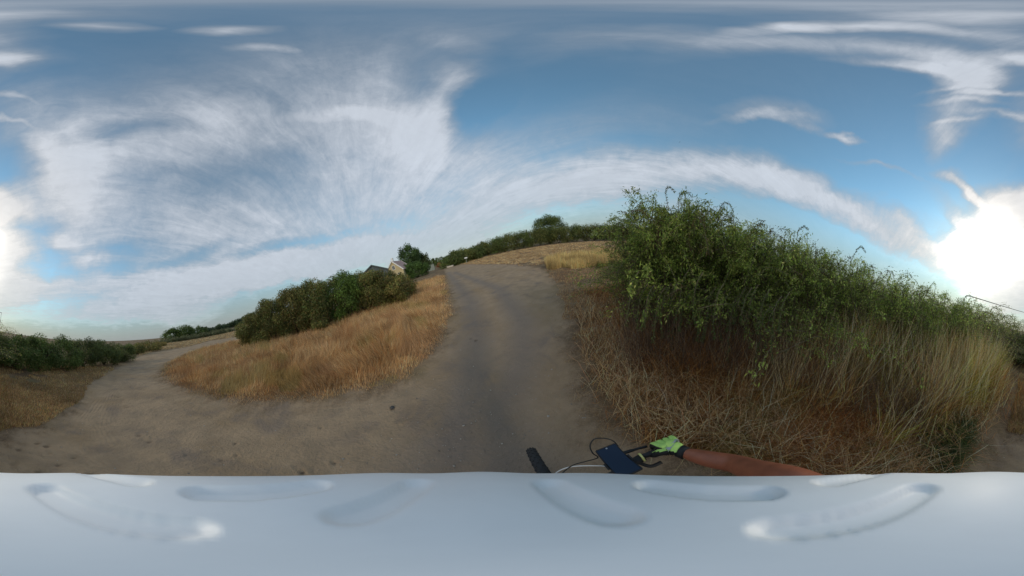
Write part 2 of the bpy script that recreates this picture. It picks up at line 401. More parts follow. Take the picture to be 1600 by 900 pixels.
    b = N.new('ShaderNodeBump'); b.inputs['Strength'].default_value = .8; b.inputs['Distance'].default_value = 1.0; L.new(hh, b.inputs['Height']); L.new(b.outputs[0], p.inputs['Normal'])
    return m
EARTH = ground_material()
def sub_ground(name, sel, label):
    f = F[sel]; used, invx = np.unique(f, return_inverse=True)
    me = npmesh(name, np.stack([GX, GY, GZ], 1)[used], invx.reshape(-1, 4), attrs={'sd': SD[used], 'lat': lat[used], 'rut': rut[used], 'pit': pit[used]})
    o = link(name, me, EARTH, smooth=True); tag(o, label, kind='structure'); return o
sub_ground('ground', fs <= 0, 'dry tan ground with thin straw beside the dirt road')
sub_ground('dirt_road', fs > 0, 'pale brown sandy dirt road bending round a grass island')

# ---------------------------------------------------------------- grass
def pal(n, cols, w=None, jit=.12):
    cols = np.array(cols); i = rng.choice(len(cols), n, p=None if w is None else np.array(w) / sum(w))
    j = rng.choice(len(cols), n, p=None if w is None else np.array(w) / sum(w)); t = rng.random((n, 1)) * .35
    return (cols[i] * (1 - t) + cols[j] * t) * (1 + rng.normal(0, jit, (n, 1)))
def blades(name, x, y, h, w, col, lean=.35, parent=None, drift=None, z=None, label=None, cat='dry grass', sweepv=None, bend=None):
    n = len(x); z0 = height(x, y, signed(x, y)) if z is None else z
    ang = rng.random(n) * 2 * math.pi if sweepv is None else sweepv + rng.normal(0, .5, n)
    ln = np.abs(rng.normal(0, lean, n)) + .05 if bend is None else bend
    dx = np.sin(ang); dy = np.cos(ang)
    az = np.arctan2(x, y) + rng.normal(0, .7, n)           # blades turn their flat side about at random
    wx = np.cos(az) * w; wy = -np.sin(az) * w
    def P(t, b): # point at t along the blade
        out = h * ln * t ** 1.7; upz = h * t * np.sqrt(np.clip(1 - np.minimum(ln, .97) ** 2 * t ** 1.4, .03, 1))
        return np.stack([x + dx * out + wx * b, y + dy * out + wy * b, z0 - .01 + upz], 1)
    V = np.stack([P(0, .5), P(0, -.5), P(.5, .42), P(.5, -.42), P(1, 0)], 1).reshape(-1, 3)
    b = np.arange(n)[:, None] * 5
    T = np.concatenate([b + [0, 1, 3], b + [0, 3, 2], b + [2, 3, 4]], 1).reshape(-1, 3)
    me = npmesh(name, V, T, col=np.repeat(np.clip(col, .004, .9), 5, 0))
    o = link(name, me, STRAW, parent)
    if parent is None: tag(o, label, cat, kind='stuff')
    return o
def polar(n, a0, a1, r0, r1, p=1.0):
    a = np.radians(rng.uniform(a0, a1, n)); u = rng.random(n)
    r = r0 * (r1 / r0) ** (u ** p)
    return r * np.sin(a), r * np.cos(a), r
ST = [(.44, .26, .11), (.36, .20, .08), (.50, .33, .15), (.30, .15, .06), (.40, .27, .12)]       # straw
STP = [(.50, .38, .22), (.42, .29, .15), (.56, .44, .27)]                                       # pale straw
RED = [(.25, .12, .06), (.20, .10, .055), (.30, .15, .07)]
GRN = [(.12, .15, .035), (.09, .13, .03), (.17, .19, .05)]
OLV = [(.27, .25, .07), (.22, .21, .06), (.34, .30, .09)]
def thin(x, y, keep): return x[keep], y[keep]
# island of tall dry grass
def island():
    x, y, r = polar(520000, -165, -52, 2.6, 26, 1.15)
    ip = ISLE + [tuple(at(650, 430).xy)]
    d = seg_dist(x, y, ROAD); ins = ~inside(x, y, ROAD)
    k = ins & (d + fbm(x * 2.2, y * 2.2, 3) * .7 > .02) & inside(x, y, ISLE_POLY)
    k &= rng.random(len(x)) < np.clip(.12 + (d + fbm(x * 3, y * 3, 2) * .5) / .9, 0, 1)
    k = np.nonzero(k)[0]; k = k[:130000]
    x, y, r, d = x[k], y[k], r[k], d[k]; n = len(x)
    h = (.05 + .33 * np.clip(d / 1.8, 0, 1)) * (1 + rng.normal(0, .28, n)) * (1 + fbm(x * .9, y * .9, 3) * 1.1)
    c = np.array([1.48, 1.36, 1.28]) * pal(n, ST + STP, jit=.24); pt = fbm(x * .7, y * .7, 3)[:, None]
    sw = fbm(x * .45 + 5, y * .45, 3) * 14; c = c * (1 + .9 * fbm(x * 1.6 + 3, y * 1.6, 3)[:, None]); c = np.where(pt > .08, c * .7 + pal(n, RED) * .5, c); c = np.where(pt < -.13, c * .6 + pal(n, OLV) * .5, c)
    blades('dry_grass', x, y, np.clip(h * (1 + 1.1 * fbm(x * 2.1, y * 2.1 + 9, 2)), .04, .8), .0036 + r * .00075, c, bend=np.clip(rng.normal(.5, .25, n), .05, .95), sweepv=sw, label='tall orange straw grass covering the island inside the road bend')
ISLE_POLY = ISLE + [(-60, -30), (-70, 20)]
island()
# right verge: straw lying and standing at the foot of the shrubs
def verge():
    x, y, r = polar(330000, -22, 149, .95, 6.5, 1.0)
    az = np.degrees(np.arctan2(x, y)); sd = signed(x, y); d = -sd
    k = (d + fbm(x * 3, y * 3, 3) * .5 > .0) & (rng.random(len(x)) < np.clip(.10 + d / .6, 0, 1))
    k &= ~((az < 14) & (d < 1.1) & (rng.random(len(x)) < .78 - .3 * d)); k &= ~((d < .45) & (rng.random(len(x)) < .5))
    k &= ~((az > 133) & (rng.random(len(x)) < np.clip((az - 131) / 11, 0, .93)))
    k = np.nonzero(k)[0][:78000]
    x, y, r, az, d = x[k], y[k], r[k], az[k], d[k]; n = len(x)
    tall = np.clip((d - .35) / .9, 0, 1) * np.clip((az - 2) / 24, 0, 1)
    h = (.10 + .22 * rng.random(n) ** 1.5 + .30 * tall * rng.random(n)) * (1 + fbm(x * 1.7, y * 1.7, 3) * 1.2) * np.where((az < 14) & (d < 1.1), .5, 1)
    c = rng.choice([.6, 1.15, 1.9], n, p=[.4, .4, .2])[:, None] * pal(n, ST[:2] + ST[3:] + STP[1:2] + [(.20, .09, .04), (.13, .07, .04), (.26, .12, .05), (.33, .15, .06), (.38, .2, .07)], jit=.32); t = fbm(x * 1.5, y * 1.5, 3)[:, None]
    c = np.where(t > .07, c * .6 + pal(n, RED) * .6, c); c = c * np.array([1.42, 1.18, .84]) * np.clip(.85 + (az - 60) / 200, .8, 1.25)[:, None]  # lit look of the verge's right end is put into the straw colour
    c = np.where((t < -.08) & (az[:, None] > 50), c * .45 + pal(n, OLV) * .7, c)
    bend = np.clip(np.abs(rng.normal(.85, .25, n)) - .2 * tall, .08, .97)
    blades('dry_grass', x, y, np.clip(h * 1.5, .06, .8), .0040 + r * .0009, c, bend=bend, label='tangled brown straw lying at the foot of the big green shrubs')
    # long loose stalks thrown across the tangle
    x, y, r = polar(12000, -14, 142, 1.05, 5.0, 1.0); d = -signed(x, y); k = d > .1 + .3 * rng.random(len(x)); x, y, r = x[k], y[k], r[k]; n = len(x)
    blades('loose_stalks', x, y, .30 + .42 * rng.random(n), .0038 + r * .0007, 1.6 * pal(n, STP + ST[:3] + [(.3, .15, .08), (.24, .13, .07)], jit=.35), bend=np.clip(rng.normal(.86, .14, n), .3, .97), z=height(x, y) + .03 + .12 * rng.random(n), label='long pale loose stalks crossing over the brown straw', cat='grass stalks')
verge()
def tall_verge():
    nb = 620; bx, by, br = polar(nb, 22, 143, 1.7, 6.6, 1.0)
    baz = np.degrees(np.arctan2(bx, by)); sdv = -signed(bx, by)
    w = np.clip((baz - 26) / 55, .10, .85) * np.clip((144 - baz) / 7, .1, 1)
    k = (rng.random(nb) < w) & (sdv > .45) & (fbm(bx * 1.1 + 7, by * 1.1, 2) > -.14) & ~((baz > 128) & (br < 2.7)); bx, by, baz, br = bx[k], by[k], baz[k], br[k]; nb = len(bx)
    m = 105; rad = np.abs(rng.normal(0, .06, nb * m)); an = rng.random(nb * m) * 6.283
    x = np.repeat(bx, m) + rad * np.sin(an); y = np.repeat(by, m) + rad * np.cos(an)
    r = np.hypot(x, y); n = len(x)
    bh = np.repeat((.45 + .45 * rng.random(nb)) * np.clip(.62 + (baz - 40) / 62, .6, 1.45) * np.clip(.75 + (br - 1.7) / 5, .75, 1.2), m)
    kind = np.repeat(rng.random(nb), m)[:, None]; green = np.repeat(np.clip((baz - 60) / 60, .08, .55), m)[:, None]
    tone = np.repeat(rng.uniform(.55, 1.5, nb), m)[:, None] * rng.choice([.65, 1.2], n)[:, None]
    c = np.where(kind < green, 1.3 * pal(n, OLV + GRN[:1], jit=.25), np.where(kind < .80, 1.5 * pal(n, ST + STP[:1], jit=.25), 1.2 * pal(n, RED + ST, jit=.25))) * tone * np.array([1.3, 1.1, .8])
    c = c * np.repeat(np.clip(.8 + (baz - 50) / 95, .75, 1.55), m)[:, None]  # bunches painted brighter towards the right, where the verge looks lit
    h = bh * (.35 + .75 * rng.random(n)) 
    lean = np.repeat(rng.random(nb) * 6.283, m); lw = np.repeat(rng.random(nb) < .55, m); an2 = np.where(lw & (rng.random(n) < .7), lean, an)
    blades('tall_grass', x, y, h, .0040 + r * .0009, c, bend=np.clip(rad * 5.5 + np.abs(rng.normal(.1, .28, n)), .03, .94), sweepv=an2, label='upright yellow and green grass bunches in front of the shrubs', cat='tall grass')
    q = 3000; i = rng.choice(nb, q); x = bx[i] + rng.normal(0, .12, q); y = by[i] + rng.normal(0, .12, q); r = np.hypot(x, y)
    blades('seed_heads', x, y, (.65 + .45 * rng.random(q)) * np.clip(.7 + (baz[i] - 40) / 80, .7, 1.45), .004 + r * .0009, 1.8 * pal(q, STP + ST[2:3], jit=.2), .30, label='pale thin grass stalks standing above the right verge', cat='grass stalks')
tall_verge()
def patch(nm, n, a0, a1, r0, r1, hgt, cols, label, cat='dry grass', w=.0012, lean=.4, p=1.0, edge=0.0, lim=None):
    x, y, r = polar(n, a0, a1, r0, r1, p); sd = signed(x, y)
    k = (sd < -edge + fbm(x * 1.2, y * 1.2, 3) * .6) & (fbm(x * .8 + 31, y * .8, 3) > -.16)
    if lim is not None: k &= lim(x, y)
    x, y, r = x[k], y[k], r[k]; n = len(x)
    h = hgt * (1 + rng.normal(0, .25, n)) * (1 + fbm(x * .6, y * .6, 3) * .8)
    blades(nm, x, y, np.clip(h, .02, 2), .003 + r * w, 1.35 * pal(n, cols, jit=.28) * (1 + 1.5 * fbm(x * .9 + 11, y * .9, 4)[:, None]).clip(.35, 1.6), lean, label=label, cat=cat)
patch('dry_grass', 60000, 146, 192, 3.2, 14, .10, ST + STP[:1] + RED[:1] + OLV[:1], 'short brown lawn of dry grass left of the road', lean=.7)
patch('dry_grass', 26000, -24, 8, 11.5, 19, .62, [(.50, .36, .15), (.44, .30, .12), (.52, .42, .20), (.38, .24, .09)], 'patch of tall yellow grass beside the leafy shrub', lean=.36, w=.0010, edge=.2, lim=lambda x, y: ((np.degrees(np.arctan2(x, y)) + 8) / 17) ** 2 + ((np.hypot(x, y) - 15) / 4) ** 2 + fbm(x * .8, y * .8, 3) * 1.8 < 1)
patch('dry_grass', 60000, -56, 10, 15, 62, .13, STP + ST, 'short pale grass across the far field', lean=.5, w=.0012, p=.8)
patch('dry_grass', 22000, -30, 12, 3.2, 12, .07, ST + RED + STP[:1], 'thin brown straw between road edge and first shrub', lean=.85)
patch('dry_grass', 34000, -168, -128, 16, 70, .16, STP + ST[:3], 'pale grass field beyond the far bend of the road', lean=.5, w=.0012, p=.8)
patch('green_grass', 6000, -6, 7, 11.2, 13.5, .34, GRN + OLV, 'low green tuft at the foot of the tall yellow grass', cat='green grass', lean=.5)
patch('green_grass', 5200, 121, 136, 1.75, 2.5, .24, [(.05, .08, .03), (.07, .10, .035)], 'dark green grass clump at the end of right verge', cat='green grass', lean=.7, w=.0022)
patch('green_grass', 15000, 40, 134, 1.7, 4.6, .30, [(.07, .10, .03), (.10, .13, .035), (.14, .15, .045)], 'thin green weeds growing through the brown straw', cat='green grass', lean=.55, lim=lambda x, y: fbm(x * 1.4 + 40, y * 1.4, 3) > .10)
# ragged straw litter spilling onto the sand
x, y, r = polar(60000, -180, 180, 1.0, 9, 1.0); sd = signed(x, y)
k = (sd > -.1) & (sd < .5) & (rng.random(len(x)) < np.exp(-np.clip(sd, 0, 1) * 6) * .55) & (fbm(x * 2, y * 2, 3) > -.03)
blades('straw_litter', x[k], y[k], .05 + .07 * rng.random(k.sum()), .003 + r[k] * .0009, pal(k.sum(), ST + STP), bend=np.full(k.sum(), .95), label='scattered bits of straw along the edges of road', cat='straw')

ORD = 'first second third fourth fifth sixth seventh eighth ninth tenth eleventh twelfth thirteenth fourteenth fifteenth sixteenth seventeenth eighteenth nineteenth twentieth twenty-first twenty-second'.split()
# ---------------------------------------------------------------- leaves
def leafmesh(name, P, Dv, Nv, ln, wd, col, parent, m=LEAF):
    """diamond leaves: centre-base P, direction Dv, normal Nv"""
    Dv = Dv / (np.linalg.norm(Dv, axis=1, keepdims=True) + 1e-9)
    S = np.cross(Dv, Nv); S /= (np.linalg.norm(S, axis=1, keepdims=True) + 1e-9); Nn = np.cross(S, Dv)
    ln = ln[:, None]; wd = wd[:, None]
    V = np.stack([P, P + Dv * ln * .45 + S * wd * .5 + Nn * wd * .12, P + Dv * ln, P + Dv * ln * .45 - S * wd * .5 + Nn * wd * .12], 1).reshape(-1, 3)
    F_ = np.arange(len(P) * 4).reshape(-1, 4)
    me = npmesh(name, V, F_, col=np.repeat(np.clip(col, .003, .9), 4, 0)); return link(name, me, m, parent)
def rdir(n):
    v = rng.normal(size=(n, 3)); return v / np.linalg.norm(v, axis=1, keepdims=True)
def bush(loc, rad, n, leaf, cols, name='shrub', label='', cat='shrub', group=None, lumps=40, flat=.15, asp=.6, trunk=None, clump=.29, jit=.18, sink=.75, stems=5):
    """a lumpy crown of leaf clumps on an ellipsoid, with stems or a trunk"""
    loc = Vector(loc); rad = np.array(rad, float); root = empty(name, loc, label, cat, group)
    u = rdir(lumps); u[:, 2] = np.where(u[:, 2] < -sink, -u[:, 2], u[:, 2])
    cc = u * rad * (.72 + .18 * rng.random((lumps, 1))); cz = rad[2] * (1.0 if trunk is None else 1.0)
    z0 = rad[2] * .86 if trunk is None else trunk + rad[2] * .9
    cr = np.mean(rad) * clump * (.7 + .6 * rng.random(lumps))
    i = rng.choice(lumps, n, p=cr ** 2 / (cr ** 2).sum())
    v = rdir(n); rr_ = (rng.random(n) ** .4)[:, None]
    Pp = cc[i] + v * cr[i][:, None] * rr_ * np.array([1, 1, .85])
    # inner mass
    q = int(n * .25); ui = rdir(q) * rad * (.45 + .4 * rng.random((q, 1))); Pp[:q] = ui; v[:q] = ui / np.linalg.norm(ui, axis=1, keepdims=True)
    Pp[:, 2] += z0
    lo = .02 if trunk is None else trunk * .8
    Pp[:, 2] = np.where(Pp[:, 2] < lo, lo + rng.random(n) * rad[2] * .35, Pp[:, 2])
    outn = v + rng.normal(0, .6, (n, 3)); d = np.cross(outn, rdir(n)) + np.array([0, 0, -flat]) + v * .4
    col = np.array([2.35, 2.15, 1.75]) * pal(n, cols, jit=jit) * (1 + .25 * rng.normal(size=(lumps, 1)))[i].clip(.6, 1.5)
    sz = leaf * (.6 + .8 * rng.random(n))
    leafmesh('foliage' if trunk is None else 'crown', Pp, d, outn, sz, sz * asp, col, root)
    bm = bmesh.new()
    if trunk is None:
        for k in range(stems):
            a = random.random() * 6.28; rad0 = float(min(rad[0], rad[1]))
            e = Vector((math.cos(a) * rad0 * .7, math.sin(a) * rad0 * .7, rad[2] * 1.3))
            tube(bm, [(0, 0, -.1), tuple(e * .4 + Vector((0, 0, .1))), tuple(e)], [rad0 * .035, rad0 * .024, rad0 * .008], 5)
        bm_obj('stem', bm, BARK, root, True)
    else:
        tr = float(rad[0]) * .09
        tube(bm, [(0, 0, -.2), (tr * .3, 0, trunk), (0, tr * .4, trunk + rad[2] * .9)], [tr * 1.3, tr, tr * .5], 8)
        for k in range(7):
            a = k * .9 + random.random(); zz = trunk * .8 + random.random() * rad[2] * .5
            tube(bm, [(0, 0, zz), (math.cos(a) * rad[0] * .35, math.sin(a) * rad[1] * .35, zz + rad[2] * .4), (math.cos(a) * rad[0] * .7, math.sin(a) * rad[1] * .7, zz + rad[2] * .7)], [tr * .5, tr * .3, tr * .1], 5)
        bm_obj('trunk', bm, BARK, root, True)
    return root
DK = [(.045, .075, .022), (.06, .09, .028), (.035, .06, .02), (.08, .10, .035)]
OLB = [(.085, .10, .032), (.07, .085, .03), (.12, .11, .04), (.055, .075, .028), (.10, .075, .035)]
FAR = [(.05, .075, .028), (.065, .085, .03), (.085, .095, .035), (.04, .06, .025)]
BRN = [(.13, .10, .04), (.10, .10, .035), (.16, .12, .05)]

# big scrambling shrubs at the right: arching leafy stems
RIDGE = [(11, 4.0, 2.25), (19, 3.45, 2.86), (33, 3.45, 2.72), (48, 3.5, 2.70), (65, 3.6, 2.66), (83, 3.8, 2.60), (101, 4.2, 2.62), (117, 5.0, 2.66), (127, 6.6, 2.90), (135, 9.0, 2.80), (141, 12.5, 2.45)]
GR = [(.085, .135, .03), (.065, .10, .026), (.12, .16, .04), (.05, .08, .024), (.15, .16, .06), (.10, .14, .035)]
GR2 = [(.075, .105, .035), (.10, .12, .04), (.06, .09, .03), (.15, .13, .06)]
RLAB = ['sparse outermost shrub with drooping leafy stems, nearest the tall yellow grass', 'tallest bright green shrub with arching leafy sprays above the phone and glove',
        'bushy green shrub just right of the tallest arching one', 'mid green shrub with brown stems showing, over the lime glove arm', 'low topped green shrub behind tangled red brown straw',
        'darker green shrub behind the tallest straw stalks', 'bright green feathery shrub behind yellow grass bunches', 'green shrub on the falling skyline left of overhead cable',
        'olive green shrub just under the overhead cable', 'small dull green shrub at the low end of right bank', 'far dark shrub at the edge of sandy trail']
def scrambler(az, r, top, lab, cols, nst, nlf, spread, dens=1.0, hang=0):
    a = R(az); cx, cy = r * math.sin(a), r * math.cos(a); gz = float(height(np.array([cx]), np.array([cy]))[0])
    root = empty('shrub', (cx, cy, gz), lab, 'shrub', 'scrambling shrubs on the right bank')
    hgt = top - gz; S = 9
    ph = rng.random(nst) * 2 * math.pi; L = spread * (.35 + .75 * rng.random(nst)); H0 = hgt * (.62 + .38 * rng.random(nst))
    bx = rng.normal(0, .28, nst) * spread; by = rng.normal(0, .28, nst) * spread
    H0 = H0 * np.clip(1.08 - .28 * L / spread, .5, 1)
    droop = rng.random(nst) * .85 + .1
    skirt = rng.random(nst) < .38; L = np.where(skirt, L * 1.2 + .25 * spread, L); H0 = np.where(skirt, H0 * rng.uniform(.35, .7, nst), H0)
    t = np.linspace(0, 1, S)[None, :]
    wob = rng.normal(0, .05, (nst, 2, 1)) * np.sin(t * 6)[:, None, :]
    X = bx[:, None] + np.cos(ph)[:, None] * L[:, None] * t ** 1.4 + wob[:, 0]
    Y = by[:, None] + np.sin(ph)[:, None] * L[:, None] * t ** 1.4 + wob[:, 1]
    Z = H0[:, None] * (np.sin(np.clip(t * (1.15 + droop[:, None]), 0, 2.4) * 1.15) ) / 1.0
    Z = np.maximum(Z, .03)
    P0 = np.stack([X, Y, Z], -1)
    # stems as thin ribbons of triangular section
    bm_v = []; 
    side = np.stack([-np.sin(ph), np.cos(ph), np.zeros(nst)], -1)[:, None, :]
    wst = (np.linspace(1, .25, S) * .006)[None, :, None] * (1 + .12 * r)
    A = P0 + side * wst; B = P0 - side * wst; Cc = P0 + np.array([0, 0, 1.0]) * wst * 1.4
    VV = np.stack([A, B, Cc], 2).reshape(-1, 3); base = (np.arange(nst)[:, None] * S + np.arange(S - 1)[None, :]).ravel()[:, None] * 3
    FF = np.concatenate([base + [0, 1, 4, 3], base + [1, 2, 5, 4], base + [2, 0, 3, 5]], 0)
    link('stem', npmesh('stem', VV, FF), TWIG, root)
    # leaves along the stems and on short side twigs
    n = nst * nlf; si = np.repeat(np.arange(nst), nlf); tt = rng.random(n) ** .55; f = tt * (S - 1); k = np.minimum(f.astype(int), S - 2); fr = (f - k)[:, None]
    Q = P0[si, k] * (1 - fr) + P0[si, k + 1] * fr; T = P0[si, k + 1] - P0[si, k]; T /= np.linalg.norm(T, axis=1, keepdims=True) + 1e-9
    off = rdir(n) * (rng.random(n)[:, None] ** 1.5) * .20 * (1 - .45 * tt[:, None]) * (.7 + .08 * r)
    Q = Q + off; Q[:, 2] = np.maximum(Q[:, 2], .05)
    d = T * .8 + rdir(n) * .75 + np.array([0, 0, -.15]); nn = rdir(n) + np.array([0, 0, .7])
    # branch-wise tint
    bt = (1 + .28 * rng.normal(size=(nst, 1))).clip(.5, 1.6)[si]
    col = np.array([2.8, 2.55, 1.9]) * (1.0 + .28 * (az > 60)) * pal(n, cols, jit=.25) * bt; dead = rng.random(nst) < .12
    col = np.where(dead[si][:, None], pal(n, BRN), col)
    sz = (.031 + .029 * rng.random(n)) * (.75 + .085 * r)
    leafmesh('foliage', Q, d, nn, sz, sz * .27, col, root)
    return root
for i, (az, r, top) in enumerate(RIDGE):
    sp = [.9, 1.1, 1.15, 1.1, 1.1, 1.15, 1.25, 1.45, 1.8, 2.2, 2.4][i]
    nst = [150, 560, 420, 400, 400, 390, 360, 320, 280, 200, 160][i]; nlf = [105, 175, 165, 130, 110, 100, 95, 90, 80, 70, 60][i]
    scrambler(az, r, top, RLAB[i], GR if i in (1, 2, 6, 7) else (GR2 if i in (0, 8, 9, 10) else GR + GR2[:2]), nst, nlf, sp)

def dead_twigs(name, n, label):
    x, y, r = polar(n, 4, 132, 1.9, 4.2, 1.0); k = -signed(x, y) > .7; x, y, r = x[k], y[k], r[k]; n = len(x)
    h = .5 + .8 * rng.random(n)
    blades(name, x, y, h, .004 + r * .0007, pal(n, [(.16, .10, .06), (.22, .15, .10), (.10, .065, .045), (.30, .22, .15)], jit=.2), bend=np.clip(np.abs(rng.normal(.45, .25, n)), .05, .95), label=label, cat='dead twigs')
dead_twigs('dead_twigs', 9000, 'thin bare brown twigs tangled below the green shrubs')
# hanging sprays and arching tips that stand out against the sky
def sprays(name, specs, label, cols):
    root = empty(name, (0, 0, 0), label, 'stems'); P_, D_, N_ = [], [], []
    for pts in specs:
        sp = spline(pts, 8); n = len(sp); bm = bmesh.new(); tube(bm, sp, [.006 * (1 - .75 * i / n) for i in range(n)], 5); bm_obj('stem', bm, TWIG, root, True)
        for i in range(3, n):
            for s in range(5):
                t = (sp[min(i + 1, n - 1)] - sp[i - 1]).normalized(); q = sp[i] + Vector(rng.normal(0, .008, 3))
                dd = Vector(rng.normal(0, 1, 3)); dd = (dd - t * dd.dot(t)).normalized() + t * .9
                P_.append(q); D_.append(dd); N_.append(Vector(rng.normal(0, 1, 3)) + Vector((0, 0, .5)))
    n = len(P_); sz = .026 + .024 * rng.random(n)
    leafmesh('foliage', np.array(P_), np.array(D_), np.array(N_), sz, sz * .3, 1.7 * pal(n, cols), root)
    root['group'] = 'leafy stems hanging out of the shrubs'
def pz(x, y, d): return spot(x, y, d)
sprays('hanging_stems', [[pz(1010, 430, 3.0), pz(985, 405, 2.9), pz(966, 425, 2.8), pz(963, 470, 2.75)], [pz(1030, 470, 2.7), pz(1005, 440, 2.6), pz(990, 450, 2.55), pz(983, 480, 2.5)]],
       'two pale leafy stems drooping at the road side end of the shrubs', GR2 + [(.2, .22, .12)])
sprays('hanging_stems', [[pz(1030, 420, 2.9), pz(1028, 460, 2.7), pz(1024, 500, 2.6), pz(1018, 530, 2.5)], [pz(1060, 440, 2.8), pz(1040, 470, 2.6), pz(1024, 485, 2.55), pz(1020, 525, 2.45)]],
       'leafy green stem hanging down straight over brown straw', GR)
sprays('hanging_stems', [[pz(1120, 440, 2.8), pz(1105, 470, 2.6), pz(1090, 500, 2.5), pz(1084, 535, 2.4)], [pz(1135, 450, 2.8), pz(1125, 470, 2.6), pz(1113, 500, 2.5), pz(1112, 545, 2.4)], [pz(1160, 460, 2.7), pz(1150, 480, 2.6), pz(1147, 510, 2.5), pz(1146, 550, 2.4)]],
       'three yellow green stems drooping side by side below the shrubs', GR + [(.2, .2, .06)])
hs = []
for k in range(26):
    xx = 985 + 9.5 * k + random.uniform(-6, 6); y0 = 440 + random.uniform(-20, 25) + k * 1.2; y1 = y0 + random.uniform(45, 95); dd = 2.25 - random.uniform(0, .3)
    hs.append([pz(xx + 14, y0 - 10, dd + .25), pz(xx + 4, y0 + 8, dd + .1), pz(xx - 2, (y0 + y1) / 2 + 10, dd), pz(xx - 4 + random.uniform(-4, 6), y1, dd - .08)])
sprays('hanging_stems', hs, 'curtain of thin green stems drooping over dark brown straw below the shrubs', GR + GR2)
sprays('arching_stems', [[pz(1045, 330, 3.4), pz(1040, 300, 3.4), pz(1046, 292, 3.35), pz(1054, 300, 3.3)], [pz(1060, 330, 3.4), pz(1062, 305, 3.4), pz(1072, 300, 3.4), pz(1082, 308, 3.4)], [pz(1040, 340, 3.4), pz(1015, 315, 3.3), pz(995, 325, 3.3), pz(978, 352, 3.3)],
       [pz(1050, 345, 3.4), pz(1020, 330, 3.3), pz(1003, 340, 3.3), pz(998, 360, 3.3)], [pz(1035, 350, 3.4), pz(1010, 338, 3.3), pz(990, 348, 3.3), pz(975, 360, 3.3)]],
       'curling leafy tips on the tallest shrub against the sky', GR2)
sprays('arching_stems', [[pz(1120, 340, 3.4), pz(1128, 320, 3.4), pz(1138, 318, 3.4), pz(1146, 330, 3.4)], [pz(1245, 375, 3.6), pz(1248, 360, 3.6), pz(1256, 354, 3.6), pz(1262, 358, 3.6)],
       [pz(1330, 408, 3.8), pz(1338, 392, 3.8), pz(1346, 386, 3.8), pz(1352, 394, 3.8)]],
       'thin leafy tips poking up along the shrubs skyline', GR2)

# shrub group on the island
gI = 'shrubs on the grass island'
def gz_at(x, y): return float(height(np.array([x]), np.array([y]))[0])
def bush_px(px, py_base, py_top, dist, halfw, n, leaf, cols, label, group, **k):
    """stands at a distance on the sight line; py_top sets its height"""
    b = spot(px, py_base, dist); t = spot(px, py_top, dist); z = gz_at(b.x, b.y); h = t.z - z
    return bush((b.x, b.y, z), (halfw, halfw * k.pop('depth', 1.0), h / 1.86), n, leaf, cols, label=label, group=group, **k)
bush_px(394, 530, 488, 14.6, 1.3, 11000, .10, OLB, 'low olive bush at the left end of island shrubs', gI, lumps=26)
bush_px(428, 525, 463, 14.0, 1.5, 14000, .10, OLB, 'sloping brownish bush second from the left island end', gI)
bush_px(466, 520, 443, 13.6, 1.6, 15000, .10, OLB + BRN[:1], 'brown tinged bush on the island below a distant treeline', gI)
bush_px(505, 510, 431, 13.4, 1.7, 16000, .10, OLB + DK[:1], 'olive bush in the middle of the island row', gI)
bush_px(548, 495, 420, 13.6, 1.8, 17000, .10, [(.06, .10, .025), (.075, .12, .03), (.05, .08, .022)], 'greenest and tallest bush hiding the grey roof', gI)
bush_px(592, 488, 416, 13.2, 1.6, 15000, .10, OLB, 'grey olive bush left of the yellow house', gI)
bush_px(628, 478, 425, 12.8, 1.5, 14000, .10, OLB + BRN[:1], 'rounded bush at the right end of island beside the road', gI, lumps=28)
for px, pb_, pt_, dd, lab in [(410, 527, 478, 15.0, 'sparse olive bush filling between the first two island bushes'), (447, 522, 452, 14.6, 'brownish bush behind the second and third island bushes'), (487, 515, 437, 14.8, 'olive bush behind the middle of island row'), (527, 500, 426, 14.6, 'dark bush left of the greenest island bush'), (572, 492, 415, 14.6, 'dark bush just in front of the grey roof'), (607, 482, 417, 14.2, 'bush covering the foot of yellow house wall')]:
    bush_px(px, pb_, pt_ + 3, dd, 1.7, 10000, .095, OLB + DK[:1], lab, gI, lumps=34, clump=.26)
bush_px(500, 505, 478, 12.0, .8, 5000, .09, OLB, 'small low bush standing out in front of the island row', gI, lumps=16)
# hedge at the left edge
gH = 'dark shrubs along the left lawn'
for i, (px, d, tp, lab) in enumerate([(-12, 10.6, 524, 'dark green shrub at the left margin behind the dry lawn'), (24, 10.8, 526, 'second dark shrub from the left margin, leafy and flat topped'), (60, 11.4, 526, 'dark shrub with a few bluish leaves behind the lawn'),
        (96, 12.6, 527, 'dense dark shrub in the middle of left hedge'), (130, 13.8, 529, 'green shrub with pointed sprigs in the left hedge'), (162, 15.2, 532, 'lighter green shrub near the road in left hedge'), (190, 17.5, 538, 'last low green shrub of left hedge by the road')]):
    bush_px(px, 560, tp, d, 1.75, 10000, .095, DK if i < 4 else FAR, lab, gH, depth=.8, lumps=30)
bush_px(-44, 560, 520, 12.0, 1.6, 8000, .10, DK, 'dark shrub beyond the sandy trail at the right margin', gH)
bush_px(232, 552, 533, 30, 2.6, 5000, .17, BRN + OLB, 'yellow brown low shrub by the far bend of road', None)
bush_px(212, 552, 540, 26, 1.6, 3000, .16, OLB, 'small olive shrub just past the left hedge', None)
bush_px(250, 548, 536, 42, 2.0, 3000, .2, BRN, 'little rusty shrub right of the yellow brown one', None)

